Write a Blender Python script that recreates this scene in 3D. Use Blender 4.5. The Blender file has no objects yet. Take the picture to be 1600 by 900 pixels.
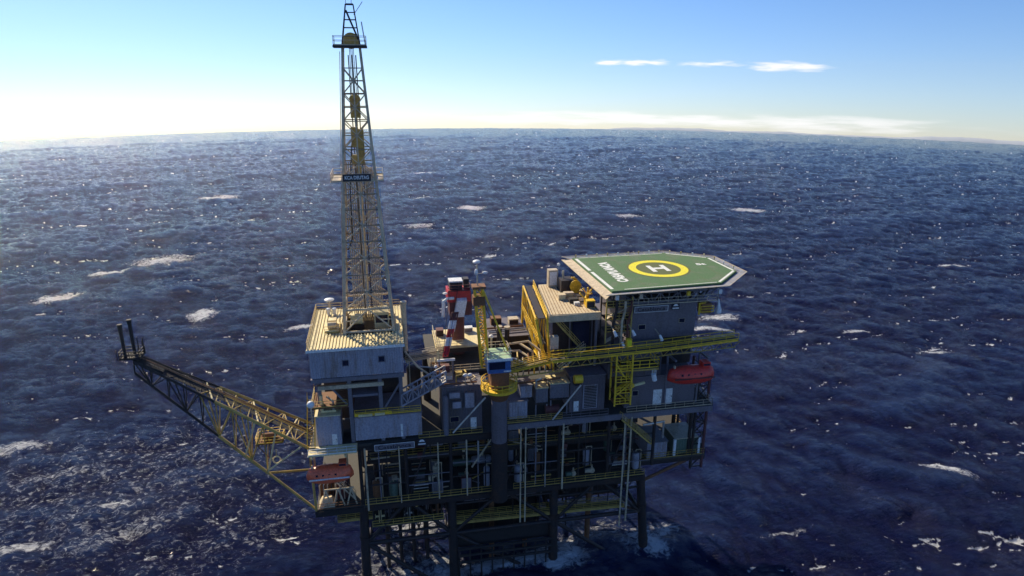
import bpy, math, random
import numpy as np
from mathutils import Vector, Matrix
random.seed(7)
R = math.radians
S = bpy.context.scene
COL = S.collection

# ------------------------------------------------------------------ camera
CAM = Vector((6.094, -99.443, 88.0)); YAW = R(11.0); PITCH = R(18.0); ROLL = R(0.2)
cd = bpy.data.cameras.new('camera'); cam = bpy.data.objects.new('camera', cd); COL.objects.link(cam)
cd.sensor_width = 36.0; cd.lens = 36.0 * 1050 / 1600; cd.clip_start = 0.5; cd.clip_end = 60000
fh = Vector((math.sin(YAW), math.cos(YAW), 0)); rt = Vector((math.cos(YAW), -math.sin(YAW), 0)); zz = Vector((0, 0, 1))
fw = fh * math.cos(PITCH) - zz * math.sin(PITCH); uv = fh * math.sin(PITCH) + zz * math.cos(PITCH)
cx = rt * math.cos(ROLL) + uv * math.sin(ROLL); cy = -rt * math.sin(ROLL) + uv * math.cos(ROLL)
M = Matrix.Identity(4)
for i in range(3):
    M[i][0] = cx[i]; M[i][1] = cy[i]; M[i][2] = -fw[i]; M[i][3] = CAM[i]
cam.matrix_world = M
S.camera = cam

# ------------------------------------------------------------------ light
SUN_AZ = R(-28.0)      # clockwise from +Y : behind the platform, to its left
SUN_EL = R(33.0)
sd = bpy.data.lights.new('sun', 'SUN'); sun = bpy.data.objects.new('sun', sd); COL.objects.link(sun)
sd.energy = 4.6; sd.angle = R(0.5); sd.color = (1.0, 0.87, 0.62)
sdir = Vector((math.sin(SUN_AZ) * math.cos(SUN_EL), math.cos(SUN_AZ) * math.cos(SUN_EL), math.sin(SUN_EL)))
sun.rotation_euler = sdir.to_track_quat('Z', 'Y').to_euler()
sun.location = sdir * 400

W = bpy.data.worlds.new('World'); S.world = W; W.use_nodes = True
nt = W.node_tree; nt.nodes.clear()
def N(tree, t, **k):
    n = tree.nodes.new(t)
    for a, b in k.items(): setattr(n, a, b)
    return n
out = N(nt, 'ShaderNodeOutputWorld'); bg = N(nt, 'ShaderNodeBackground')
sky = N(nt, 'ShaderNodeTexSky', sky_type='NISHITA'); sky.sun_disc = False
sky.sun_elevation = SUN_EL; sky.sun_rotation = SUN_AZ
sky.air_density = 1.0; sky.dust_density = 0.15; sky.ozone_density = 3.5; sky.altitude = 100
tc = N(nt, 'ShaderNodeTexCoord')
# the sea falls away below eye level, so the sky is carried down to meet it
lift = N(nt, 'ShaderNodeVectorMath', operation='ADD'); lift.inputs[1].default_value = (0, 0, 0.085)
nrm = N(nt, 'ShaderNodeVectorMath', operation='NORMALIZE')
nt.links.new(tc.outputs['Generated'], lift.inputs[0]); nt.links.new(lift.outputs[0], nrm.inputs[0]); nt.links.new(nrm.outputs[0], sky.inputs[0])
# thin streak clouds and a low pale bank over the horizon
sep = N(nt, 'ShaderNodeSeparateXYZ'); nt.links.new(nrm.outputs[0], sep.inputs[0])
def math_(tree, op, a, b=None, c=None, clamp=False):
    n = N(tree, 'ShaderNodeMath', operation=op); n.use_clamp = clamp
    for i, v in enumerate((a, b, c)):
        if v is None: continue
        if isinstance(v, (int, float)): n.inputs[i].default_value = v
        else: tree.links.new(v, n.inputs[i])
    return n.outputs[0]
def mrange(tree, v, a, b, c=0.0, d=1.0, kind='SMOOTHSTEP'):
    n = N(tree, 'ShaderNodeMapRange', interpolation_type=kind)
    tree.links.new(v, n.inputs[0])
    for i, x in zip((1, 2, 3, 4), (a, b, c, d)): n.inputs[i].default_value = x
    return n.outputs[0]
az = math_(nt, 'ARCTAN2', sep.outputs[0], sep.outputs[1])       # clockwise from +Y
el = math_(nt, 'ARCSINE', sep.outputs[2])
comb = N(nt, 'ShaderNodeCombineXYZ'); nt.links.new(az, comb.inputs[0]); nt.links.new(el, comb.inputs[1])
def band(a0, a1, e0, e1, soft_a, scale, seed, amount):
    mp = N(nt, 'ShaderNodeMapping'); mp.inputs[3].default_value = scale; mp.inputs[1].default_value = (seed, seed * 2, 0)
    nt.links.new(comb.outputs[0], mp.inputs[0])
    nz = N(nt, 'ShaderNodeTexNoise'); nz.inputs['Detail'].default_value = 6; nz.inputs['Scale'].default_value = 1
    nt.links.new(mp.outputs[0], nz.inputs[0])
    e_m = (e0 + e1) / 2; hw = (e1 - e0) / 2
    de = math_(nt, 'DIVIDE', math_(nt, 'ABSOLUTE', math_(nt, 'SUBTRACT', el, e_m)), hw)
    m = mrange(nt, de, 0.0, 1.0, 1.0, 0.0)
    m = math_(nt, 'MULTIPLY', m, mrange(nt, az, a0, a0 + soft_a)); m = math_(nt, 'MULTIPLY', m, mrange(nt, az, a1 - soft_a, a1, 1, 0))
    v = math_(nt, 'ADD', m, math_(nt, 'MULTIPLY', math_(nt, 'SUBTRACT', nz.outputs[0], 0.53), 2.8))
    return math_(nt, 'MULTIPLY', math_(nt, 'MULTIPLY', mrange(nt, v, 0.2, 1.1), math_(nt, 'POWER', m, .6)), amount)
CLOUDS = []   # (a0, a1, e0, e1)
def dirpx(px, py):
    d = cx * (px - 800) + cy * (450 - py) + fw * 1050; d.normalize(); d = d + Vector((0, 0, 0.085)); d.normalize()
    return math.atan2(d.x, d.y), math.asin(d.z)
def cband(x0, x1, yc, hh, *a):
    a0, e0 = dirpx(x0, yc); a1, e1 = dirpx(x1, yc); e = dirpx((x0 + x1) / 2, yc)[1]
    h = hh / 1050
    return band(a0, a1, e - h, e + h, *a)
c1 = cband(895, 1065, 98, 8, 0.04, (28, 150, 1), 3.1, 1.0)
c2 = cband(1040, 1190, 99.5, 7, 0.04, (25, 160, 1), 5.7, .9)
c3 = cband(1125, 1345, 104, 12, 0.07, (22, 150, 1), 9.3, 1.0)
c4 = cband(560, 1750, 190, 20, 0.30, (12, 110, 1), 1.3, 0.75)
mask = math_(nt, 'MAXIMUM', math_(nt, 'MAXIMUM', c1, c2), math_(nt, 'MAXIMUM', c3, c4))
hsv = N(nt, 'ShaderNodeHueSaturation'); hsv.inputs['Saturation'].default_value = 1.15; hsv.inputs['Hue'].default_value = 0.5
nt.links.new(sky.outputs[0], hsv.inputs['Color'])
mx = N(nt, 'ShaderNodeMix', data_type='RGBA'); mx.inputs[7].default_value = (9.5, 9.3, 9.3, 1)
tint = N(nt, 'ShaderNodeMix', data_type='RGBA', blend_type='MULTIPLY'); tint.inputs[0].default_value = 1; tint.inputs[7].default_value = (0.94, 0.97, 1.18, 1)
nt.links.new(hsv.outputs[0], tint.inputs[6]); nt.links.new(mask, mx.inputs[0]); nt.links.new(tint.outputs[2], mx.inputs[6])
nt.links.new(mx.outputs[2], bg.inputs[0]); bg.inputs[1].default_value = 0.083
nt.links.new(bg.outputs[0], out.inputs[0])

S.view_settings.view_transform = 'Standard'; S.view_settings.look = 'None'
S.view_settings.exposure = 0.55; S.view_settings.gamma = 1.0
S.cycles.max_bounces = 6; S.cycles.volume_bounces = 0; S.cycles.transparent_max_bounces = 8
S.cycles.use_denoising = True

# ------------------------------------------------------------------ materials
def mat(name, col, rough=0.6, metal=0.0, dirt=None, amt=0.35, scale=0.6, streak=False, bump=0.0, ribs=None):
    m = bpy.data.materials.new(name); m.use_nodes = True; t = m.node_tree; b = t.nodes['Principled BSDF']
    b.inputs['Roughness'].default_value = rough; b.inputs['Metallic'].default_value = metal
    geo = N(t, 'ShaderNodeNewGeometry'); pos = geo.outputs['Position']
    mp = N(t, 'ShaderNodeMapping'); t.links.new(pos, mp.inputs[0])
    mp.inputs[3].default_value = (1, 1, 0.22) if streak else (1, 1, 1)
    nz = N(t, 'ShaderNodeTexNoise'); nz.inputs['Scale'].default_value = scale; nz.inputs['Detail'].default_value = 8; nz.inputs['Roughness'].default_value = 0.7
    t.links.new(mp.outputs[0], nz.inputs[0])
    dirt = dirt or (col[0] * 0.45, col[1] * 0.4, col[2] * 0.35)
    f = mrange(t, nz.outputs[0], 0.46, 0.68, 0.0, amt)
    mx = N(t, 'ShaderNodeMix', data_type='RGBA'); mx.inputs[6].default_value = (*col, 1); mx.inputs[7].default_value = (*dirt, 1)
    t.links.new(f, mx.inputs[0])
    n2 = N(t, 'ShaderNodeTexNoise'); n2.inputs['Scale'].default_value = 4.0; n2.inputs['Detail'].default_value = 4; t.links.new(pos, n2.inputs[0])
    br = N(t, 'ShaderNodeMix', data_type='RGBA', blend_type='MULTIPLY'); br.inputs[0].default_value = 1.0
    cr = N(t, 'ShaderNodeCombineColor'); g = mrange(t, n2.outputs[0], 0.3, 0.7, 0.82, 1.12)
    for i in range(3): t.links.new(g, cr.inputs[i])
    t.links.new(mx.outputs[2], br.inputs[6]); t.links.new(cr.outputs[0], br.inputs[7])
    t.links.new(br.outputs[2], b.inputs['Base Color'])
    if ribs or bump:
        bp = N(t, 'ShaderNodeBump'); bp.inputs['Strength'].default_value = 0.6; bp.inputs['Distance'].default_value = 0.05
        t.links.new(nz.outputs[0], bp.inputs['Height']); t.links.new(bp.outputs[0], b.inputs['Normal'])
    return m
MT = dict(
    galv=mat('galvanised_steel', (0.56, 0.46, 0.31), 0.5, 0.0, (0.16, 0.09, 0.05), 0.5, 0.8),
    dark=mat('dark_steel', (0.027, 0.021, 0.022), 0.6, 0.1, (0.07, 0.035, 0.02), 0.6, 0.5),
    soot_shade=mat('soot_shade_steel', (0.022, 0.018, 0.018), 0.8),  # near-black: soot on the flare boom, shade on the added sheets
    grey=mat('grey_paint', (0.175, 0.16, 0.185), 0.55, 0, (0.12, 0.09, 0.07), 0.5, 0.35, True),
    bluegrey=mat('blue_grey_cladding', (0.36, 0.345, 0.40), 0.5, 0, (0.20, 0.13, 0.08), 0.75, 0.45, True),
    steelwall=mat('weathered_grey_cladding', (0.145, 0.125, 0.145), 0.6, 0, (0.09, 0.07, 0.055), 0.6, 0.3, True),
    yellow=mat('yellow_paint', (0.86, 0.54, 0.03), 0.5, 0, (0.30, 0.15, 0.03), 0.55, 0.7),
    paleyellow=mat('faded_yellow_paint', (0.50, 0.34, 0.08), 0.6, 0, (0.16, 0.09, 0.03), 0.6, 0.6),
    cream=mat('cream_roof_paint', (0.74, 0.62, 0.33), 0.6, 0, (0.40, 0.26, 0.10), 0.5, 0.5),
    timber=mat('sandy_deck_boards', (0.62, 0.50, 0.32), 0.8, 0, (0.35, 0.24, 0.14), 0.5, 0.5),
    white=mat('white_paint', (0.78, 0.78, 0.76), 0.45, 0, (0.45, 0.38, 0.30), 0.35, 0.7),
    red=mat('red_paint', (0.50, 0.025, 0.03), 0.45, 0, (0.22, 0.03, 0.02), 0.4),
    orange=mat('orange_fibreglass', (0.85, 0.15, 0.06), 0.4, 0, (0.35, 0.08, 0.05), 0.4),
    redboat=mat('red_fibreglass', (0.72, 0.05, 0.035), 0.4, 0, (0.26, 0.05, 0.04), 0.4),
    maroon=mat('maroon_primer', (0.12, 0.035, 0.035), 0.7, 0, (0.06, 0.03, 0.025), 0.5),
    rust=mat('rusty_brown_steel', (0.20, 0.085, 0.035), 0.8, 0, (0.09, 0.04, 0.02), 0.5),
    green=mat('green_deck_paint', (0.078, 0.160, 0.062), 0.85, 0, (0.13, 0.165, 0.10), 0.9, 0.30),
    olive=mat('olive_deck_paint', (0.11, 0.125, 0.035), 0.8, 0, (0.09, 0.12, 0.05), 0.5, 0.3),
    ring=mat('yellow_marking_paint', (0.85, 0.74, 0.02), 0.6, 0, (0.6, 0.55, 0.1), 0.3, 0.6),
    line=mat('white_marking_paint', (0.80, 0.80, 0.74), 0.6, 0, (0.5, 0.5, 0.42), 0.3, 0.8),
    netp=mat('sunlit_netting', (0.58, 0.47, 0.34), 0.9, 0, (0.35, 0.27, 0.2), 0.5, 0.8),  # sunlit tone of the left net painted into the colour
    netg=mat('grey_netting', (0.24, 0.25, 0.30), 0.9, 0, (0.14, 0.13, 0.13), 0.5, 0.8),
    blue=mat('blue_paint', (0.05, 0.13, 0.34), 0.4),
    palegreen=mat('pale_green_paint', (0.35, 0.50, 0.33), 0.6),
    darkgreen=mat('dark_green_paint', (0.10, 0.15, 0.11), 0.6),
    pipe=mat('pale_pipe_cladding', (0.50, 0.48, 0.44), 0.35, 0.4, (0.25, 0.18, 0.12), 0.5),
    glass=mat('dark_window_glass', (0.01, 0.015, 0.04), 0.08),
    ink=mat('black_lettering', (0.02, 0.02, 0.03), 0.6),
    concrete=mat('grating_plate', (0.055, 0.05, 0.045), 0.8, 0, (0.05, 0.04, 0.03), 0.5),
)

# ------------------------------------------------------------------ mesh helpers
WL = {}
class MB:
    def __init__(s): s.v = []; s.f = []
    def add(s, vs, fs):
        n = len(s.v); s.v += [tuple(v) for v in vs]; s.f += [tuple(i + n for i in f) for f in fs]; return s
    def box(s, x0, y0, z0, x1, y1, z1):
        vs = [(x, y, z) for z in (z0, z1) for x, y in ((x0, y0), (x1, y0), (x1, y1), (x0, y1))]
        return s.add(vs, [(3, 2, 1, 0), (4, 5, 6, 7), (0, 1, 5, 4), (1, 2, 6, 5), (2, 3, 7, 6), (3, 0, 4, 7)])
    def bar(s, p, q, w, h=None):
        h = h or w; p = Vector(p); q = Vector(q); d = (q - p)
        if d.length < 1e-6: return s
        d.normalize(); u = Vector((0, 0, 1)) if abs(d.z) < 0.95 else Vector((0, 1, 0))
        a = d.cross(u).normalized() * w / 2; b = a.cross(d).normalized() * h / 2
        vs = [p - a - b, p + a - b, p + a + b, p - a + b, q - a - b, q + a - b, q + a + b, q - a + b]
        return s.add(vs, [(0, 1, 2, 3), (7, 6, 5, 4), (0, 4, 5, 1), (1, 5, 6, 2), (2, 6, 7, 3), (3, 7, 4, 0)])
    def tube(s, p, q, r, r2=None, n=8):
        r2 = r if r2 is None else r2; p = Vector(p); q = Vector(q); d = (q - p).normalized()
        u = Vector((0, 0, 1)) if abs(d.z) < 0.95 else Vector((0, 1, 0))
        a = d.cross(u).normalized(); b = a.cross(d)
        vs = [p + (a * math.cos(t) + b * math.sin(t)) * r for t in [2 * math.pi * i / n for i in range(n)]]
        vs += [q + (a * math.cos(t) + b * math.sin(t)) * r2 for t in [2 * math.pi * i / n for i in range(n)]]
        fs = [(i, (i + 1) % n, n + (i + 1) % n, n + i) for i in range(n)] + [tuple(range(n))[::-1], tuple(range(n, 2 * n))]
        return s.add(vs, fs)
    def path(s, pts, r, n=8):
        for a, b in zip(pts, pts[1:]): s.tube(a, b, r, n=n)
        for p in pts[1:-1]: s.ball(p, r * 1.02, n=n, m=4)
        return s
    def ball(s, c, r, n=12, m=7, sc=(1, 1, 1)):
        vs = []; fs = []
        for j in range(1, m):
            t = math.pi * j / m
            for i in range(n):
                p = 2 * math.pi * i / n
                vs.append((c[0] + r * sc[0] * math.sin(t) * math.cos(p), c[1] + r * sc[1] * math.sin(t) * math.sin(p), c[2] + r * sc[2] * math.cos(t)))
        for j in range(m - 2):
            for i in range(n): fs.append((j * n + i, (j + 1) * n + i, (j + 1) * n + (i + 1) % n, j * n + (i + 1) % n))
        t0 = len(vs); vs += [(c[0], c[1], c[2] + r * sc[2]), (c[0], c[1], c[2] - r * sc[2])]
        for i in range(n): fs.append((t0, i, (i + 1) % n)); fs.append((t0 + 1, (m - 2) * n + (i + 1) % n, (m - 2) * n + i))
        return s.add(vs, fs)
    def prism(s, poly, z0, z1):
        n = len(poly); vs = [(x, y, z0) for x, y in poly] + [(x, y, z1) for x, y in poly]
        return s.add(vs, [tuple(range(n))[::-1], tuple(range(n, 2 * n))] + [(i, (i + 1) % n, n + (i + 1) % n, n + i) for i in range(n)])
    def annulus(s, c, r0, r1, z0, z1, n=64, a0=0, a1=2 * math.pi):
        full = abs(a1 - a0 - 2 * math.pi) < 1e-6; k = n if full else n + 1; vs = []
        for i in range(k):
            t = a0 + (a1 - a0) * i / n
            for r, z in ((r0, z0), (r1, z0), (r1, z1), (r0, z1)): vs.append((c[0] + r * math.cos(t), c[1] + r * math.sin(t), z))
        fs = []
        for i in range(n):
            a = 4 * i; b = 4 * ((i + 1) % k)
            for j in range(4): fs.append((a + j, b + j, b + (j + 1) % 4, a + (j + 1) % 4))
        return s.add(vs, fs)
    def rail(s, pts, h=1.1, step=1.8, r=0.034, mids=(0.55,), closed=False, kick=True):
        pts = [Vector(p) for p in pts]
        if closed: pts.append(pts[0])
        for a, b in zip(pts, pts[1:]):
            L = (b - a).length; k = max(1, round(L / step))
            for i in range(k + 1):
                p = a.lerp(b, i / k); s.bar(p, p + Vector((0, 0, h)), r * 1.6)
            for z in (h,) + tuple(h * m for m in mids): s.bar(a + Vector((0, 0, z)), b + Vector((0, 0, z)), r * 2)
            if kick: s.bar(a + Vector((0, 0, .08)), b + Vector((0, 0, .08)), 0.03, 0.15)
        return s
    def truss(s, a, b, up, n, r=0.09, rc=None):
        """planar lattice between chord a (p,q) and chord b (p,q)"""
        rc = rc or r * 1.6; a0, a1, b0, b1 = Vector(a[0]), Vector(a[1]), Vector(b[0]), Vector(b[1])
        if up:
            s.tube(a0, a1, rc, n=6); s.tube(b0, b1, rc, n=6)
        for i in range(n + 1):
            p = a0.lerp(a1, i / n); q = b0.lerp(b1, i / n); s.tube(p, q, r, n=6)
            if i < n:
                p2 = a0.lerp(a1, (i + 1) / n); q2 = b0.lerp(b1, (i + 1) / n)
                s.tube(*((p, q2) if i % 2 else (q, p2)), r, n=6)
        return s
    def build(s, name, m, parent=None, smooth=False, loc=None):
        o = loc if loc is not None else (WL[parent.name] if parent is not None else Vector((0, 0, 0)))
        o = Vector(o)
        me = bpy.data.meshes.new(name); me.from_pydata([(x - o.x, y - o.y, z - o.z) for x, y, z in s.v], [], s.f); me.update()
        ob = bpy.data.objects.new(name, me); COL.objects.link(ob); me.materials.append(MT[m] if isinstance(m, str) else m)
        if parent is not None: ob.parent = parent
        else: ob.location = o
        WL[ob.name] = o
        if smooth:
            me.polygons.foreach_set('use_smooth', [True] * len(me.polygons))
            try: me.set_sharp_from_angle(angle=R(40))
            except Exception: pass
        return ob
def tag(o, label, cat, group=None, kind=None):
    if label: o['label'] = label
    if cat: o['category'] = cat
    if group: o['group'] = group
    if kind: o['kind'] = kind
    return o
def thing(name, label, cat, loc=(0, 0, 0), group=None):
    o = bpy.data.objects.new(name, None); COL.objects.link(o); o.location = loc; o.empty_display_size = 0.3
    WL[o.name] = Vector(loc); return tag(o, label, cat, group)
def kids(o): return [c for c in list(bpy.data.objects) if c.parent == o]
def copy_tree(o, off, label=None, parent=None):
    c = o.copy(); COL.objects.link(c)
    if parent is not None: c.parent = parent
    else:
        c.location = Vector(o.location) + Vector(off)
        if label: c['label'] = label
    for k in kids(o): copy_tree(k, off, None, c)
    return c
def text(name, body, size, m, parent, loc, rx=R(90), rz=0.0, ext=0.02, off=0.0, width=None, spacing=1.0):
    cu = bpy.data.curves.new(name, 'FONT'); cu.body = body; cu.size = size; cu.extrude = ext; cu.offset = off
    cu.align_x = 'CENTER'; cu.align_y = 'CENTER'; cu.space_character = spacing
    tmp = bpy.data.objects.new(name, cu); COL.objects.link(tmp); cu.materials.append(MT[m])
    bpy.context.view_layer.update()
    me = bpy.data.meshes.new_from_object(tmp.evaluated_get(bpy.context.evaluated_depsgraph_get()))
    bpy.data.objects.remove(tmp); bpy.data.curves.remove(cu); me.name = name
    if not me.materials: me.materials.append(MT[m])
    xs = [v.co.x for v in me.vertices]; k = (width / (max(xs) - min(xs))) if width else 1
    for v in me.vertices: v.co.x *= k
    ob = bpy.data.objects.new(name, me); COL.objects.link(ob)
    ob.rotation_euler = (rx, 0, rz)
    ob.parent = parent; ob.location = Vector(loc) - (WL[parent.name] if parent else Vector((0, 0, 0)))
    WL[ob.name] = Vector(loc)
    return ob

# ------------------------------------------------------------------ sea
def build_sea():
    rng = np.random.default_rng(5)
    def tile(n, L, wind, hs, lo, hi, spread):
        k = np.fft.fftfreq(n, L / n) * 2 * np.pi; kx, ky = np.meshgrid(k, k, indexing='ij'); kk = np.hypot(kx, ky); kk[0, 0] = 1e9
        wx, wy = wind; V = math.hypot(wx, wy); Lw = V * V / 9.81; c = (kx * wx + ky * wy) / (kk * V)
        P = np.exp(-1 / (kk * Lw) ** 2) / kk ** 4 * np.abs(c) ** spread * np.where(c < 0, 0.15, 1.0)
        P *= (kk > 2 * np.pi / lo) * (kk < 2 * np.pi / hi); P *= np.exp(-(kk * 0.12) ** 2)
        h = np.sqrt(P) * (rng.normal(size=(n, n)) + 1j * rng.normal(size=(n, n)))
        H = np.real(np.fft.ifft2(h)); sc = hs / 4 / H.std()
        dx = np.real(np.fft.ifft2(1j * kx / kk * h)) * sc; dy = np.real(np.fft.ifft2(1j * ky / kk * h)) * sc
        jx = np.real(np.fft.ifft2(-kx * kx / kk * h)) * sc; jy = np.real(np.fft.ifft2(-ky * ky / kk * h)) * sc
        jxy = np.real(np.fft.ifft2(-kx * ky / kk * h)) * sc
        return dict(n=n, L=L, d=np.stack([H * sc, -dx, -dy, -jx, -jy, -jxy], -1).astype(np.float32))
    T = [tile(512, 263.0, (2.5, -11.5), 2.0, 300, 1.0, 3.0), tile(256, 97.0, (-3.5, -9.0), 1.2, 18, 0.6, 1.0)]
    def sample(t, x, y):
        n, L, d = t['n'], t['L'], t['d']; u = (x / L) % 1 * n; v = (y / L) % 1 * n
        i = np.floor(u).astype(int); j = np.floor(v).astype(int); fu = (u - i)[..., None]; fv = (v - j)[..., None]
        i %= n; j %= n; i1 = (i + 1) % n; j1 = (j + 1) % n
        return (d[i, j] * (1 - fu) + d[i1, j] * fu) * (1 - fv) + (d[i, j1] * (1 - fu) + d[i1, j1] * fu) * fv
    Re = 24000.0; ctr = np.array([20.0, 10.0])
    az = np.radians(np.concatenate([np.arange(-180, -48, 3.0), np.arange(-48, 48, 0.075), np.arange(48, 180, 3.0)])) + YAW
    dep = np.radians(np.concatenate([np.arange(88, 60, -2.0), np.arange(60, 48, -.5), np.arange(48, 20, -0.085), np.arange(20, 3.9, -0.05)]))
    r = 88.0 / np.tan(dep); r = np.concatenate([r, np.linspace(1350, 6000, 60)]); r = np.sort(r)
    A, Rr = np.meshgrid(az, r, indexing='ij'); X = CAM.x + Rr * np.sin(A); Y = CAM.y + Rr * np.cos(A)
    D = sample(T[0], X, Y)
    a = 0.43; xr = X * math.cos(a) - Y * math.sin(a); yr = X * math.sin(a) + Y * math.cos(a); D = D + sample(T[1], xr, yr)
    chop = 1.15
    J = (1 + chop * D[..., 3]) * (1 + chop * D[..., 4]) - (chop * D[..., 5]) ** 2
    gust = np.zeros_like(X)                                   # slow groups: some patches rougher than others
    for q in range(14):
        th = rng.uniform(0, 6.28); wl = rng.uniform(70, 420); gust += np.sin(2 * np.pi * (X * math.cos(th) + Y * math.sin(th)) / wl + rng.uniform(0, 6.28))
    gust = gust / 14 ** .5
    def jac(d, c): return (1 + c * d[..., 3]) * (1 + c * d[..., 4]) - (c * d[..., 5]) ** 2
    foam = None
    for q, (shift, w_) in enumerate(((0, 1.0), (1.1, .85), (2.4, .62), (4.0, .42), (6.0, .28))):
        jj = jac(sample(T[0], X + shift * -.21, Y + shift * -.98), 1.0) + (.35 * (J - 1) if q == 0 else 0)
        if q == 0: jt = np.quantile(jj[:, :len(dep) // 2], 0.036); jw = jj.std() * 0.62
        f_ = np.clip((jt + 0.22 * jw * gust - jj) / jw, 0, 1) * w_; foam = f_ if foam is None else np.maximum(foam, f_)
    # wakes and breaking water round the legs, the larger whitecaps, and left-hand foam lace painting in sun glint
    def patch(x, y, sx, sy, rot=0.0, amt=1.0):
        c, s = math.cos(rot), math.sin(rot); dx, dy = X - x, Y - y; u = (dx * c + dy * s) / sx; v = (-dx * s + dy * c) / sy
        m = np.exp(-(u * u + v * v) ** 1.5); return np.clip(m * amt, 0, 1)
    for p in PATCHES:
        if p[1] > 130: p = (p[0], p[1], p[2] * 1.15, p[3] * 1.9, *p[4:])
        m = patch(*p); foam = np.maximum(foam, m * 0.95)
    D[..., 0] += 0.6 * patch(26, 2, 11, 1.8)
    ds = np.hypot(X - ctr[0], Y - ctr[1])
    att = np.clip(1.15 - Rr / 6000, 0.6, 1)
    Z = D[..., 0] * att - ds ** 2 / (2 * Re)
    Xd = X + chop * D[..., 1]; Yd = Y + chop * D[..., 2]
    na, nr = X.shape
    co = np.stack([Xd, Yd, Z], -1).reshape(-1, 3)
    co = np.vstack([co, [[CAM.x, CAM.y, -0.2]]])
    idx = np.arange(na * nr).reshape(na, nr); nx = np.roll(idx, -1, 0)
    q = np.stack([idx[:, :-1], idx[:, 1:], nx[:, 1:], nx[:, :-1]], -1).reshape(-1, 4)
    tri = np.stack([idx[:, 0], nx[:, 0], np.full(na, na * nr)], -1)
    me = bpy.data.meshes.new('sea')
    me.vertices.add(len(co)); me.vertices.foreach_set('co', co.astype(np.float32).ravel())
    nl = q.size + tri.size; me.loops.add(nl); me.polygons.add(len(q) + len(tri))
    me.loops.foreach_set('vertex_index', np.concatenate([q[:, ::-1].ravel(), tri[:, ::-1].ravel()]).astype(np.int32))
    st = np.concatenate([np.arange(len(q)) * 4, q.size + np.arange(len(tri)) * 3]).astype(np.int32)
    me.polygons.foreach_set('loop_start', st)
    me.polygons.foreach_set('use_smooth', np.ones(len(q) + len(tri), bool)); me.update(calc_edges=True)
    at = me.attributes.new('foam', 'FLOAT', 'POINT'); at.data.foreach_set('value', np.append(foam.ravel(), 0).astype(np.float32))
    crest = np.clip(D[..., 0] / 2.2 * .5 + .5, 0, 1)
    at = me.attributes.new('crest', 'FLOAT', 'POINT'); at.data.foreach_set('value', np.append(crest.ravel(), .5).astype(np.float32))
    at = me.attributes.new('gust', 'FLOAT', 'POINT'); at.data.foreach_set('value', np.append(gust.ravel(), 0).astype(np.float32))
    ob = bpy.data.objects.new('sea', me); COL.objects.link(ob); ob['kind'] = 'structure'
    ob['label'] = 'dark navy blue choppy open sea with scattered whitecaps'
    if me.polygons[len(q) // 2].normal.z < 0: me.flip_normals()
    m = bpy.data.materials.new('sea_water'); m.use_nodes = True; t = m.node_tree; b = t.nodes['Principled BSDF']
    geo = N(t, 'ShaderNodeNewGeometry'); pos = geo.outputs['Position']
    fa = N(t, 'ShaderNodeAttribute', attribute_name='foam').outputs['Fac']; ca = N(t, 'ShaderNodeAttribute', attribute_name='crest').outputs['Fac']
    ga = N(t, 'ShaderNodeAttribute', attribute_name='gust').outputs['Fac']
    def noise(scale, detail=5, rough=.6, stretch=(1, 1, 1), rot=0.0, dist=0.0):
        mp = N(t, 'ShaderNodeMapping'); mp.inputs[3].default_value = stretch; mp.inputs[2].default_value = (0, 0, rot); t.links.new(pos, mp.inputs[0])
        n = N(t, 'ShaderNodeTexNoise'); n.inputs['Scale'].default_value = scale; n.inputs['Detail'].default_value = detail; n.inputs['Roughness'].default_value = rough; n.inputs['Distortion'].default_value = dist
        t.links.new(mp.outputs[0], n.inputs[0]); return n.outputs[0]
    lace = noise(0.75, 8, .72, (1, 1.2, 1), .3, 0.8); streak = noise(0.35, 6, .65, (.35, 1.6, 1), .2)
    # fresh foam from the crests broken up by lace, plus thin wind-drawn streaks
    f1 = math_(t, 'ADD', fa, math_(t, 'MULTIPLY', math_(t, 'SUBTRACT', lace, 0.53), 2.6))
    f1 = math_(t, 'MULTIPLY', mrange(t, f1, 0.22, 0.95), mrange(t, fa, 0.02, 0.25))
    f2 = math_(t, 'MULTIPLY', mrange(t, streak, 0.62, 0.84, 0, .07), mrange(t, math_(t, 'ADD', ca, math_(t, 'MULTIPLY', ga, .12)), 0.5, 0.8))
    veins = noise(1.5, 7, .75, (1, 1, 1), 0, 1.6)
    vein = math_(t, 'SUBTRACT', 1.0, math_(t, 'MULTIPLY', math_(t, 'ABSOLUTE', math_(t, 'SUBTRACT', veins, .5)), 14.0), None, True)
    f3 = math_(t, 'MULTIPLY', math_(t, 'MULTIPLY', vein, mrange(t, ga, -0.3, 1.2, 0.0, .05)), mrange(t, noise(.05, 5, .6), .50, .72))
    f = math_(t, 'ADD', f1, math_(t, 'ADD', f2, f3), None, True)
    deep = N(t, 'ShaderNodeMix', data_type='RGBA'); deep.inputs[6].default_value = (0.0050, 0.0070, 0.043, 1); deep.inputs[7].default_value = (0.013, 0.024, 0.084, 1)  # crests coloured lighter to stand for light coming through the water
    t.links.new(mrange(t, ca, 0.45, 0.95), deep.inputs[0])
    mx = N(t, 'ShaderNodeMix', data_type='RGBA'); mx.inputs[7].default_value = (0.66, 0.67, 0.70, 1)
    t.links.new(f, mx.inputs[0]); t.links.new(deep.outputs[2], mx.inputs[6]); t.links.new(mx.outputs[2], b.inputs['Base Color'])
    t.links.new(mrange(t, f, 0, 1, 0.09, 0.7, 'LINEAR'), b.inputs['Roughness']); b.inputs['IOR'].default_value = 1.333; b.inputs['Specular IOR Level'].default_value = 0.2
    def ridge(n): return math_(t, 'SUBTRACT', 1.0, math_(t, 'ABSOLUTE', math_(t, 'MULTIPLY', math_(t, 'SUBTRACT', n, .5), 2.4)))
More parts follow.
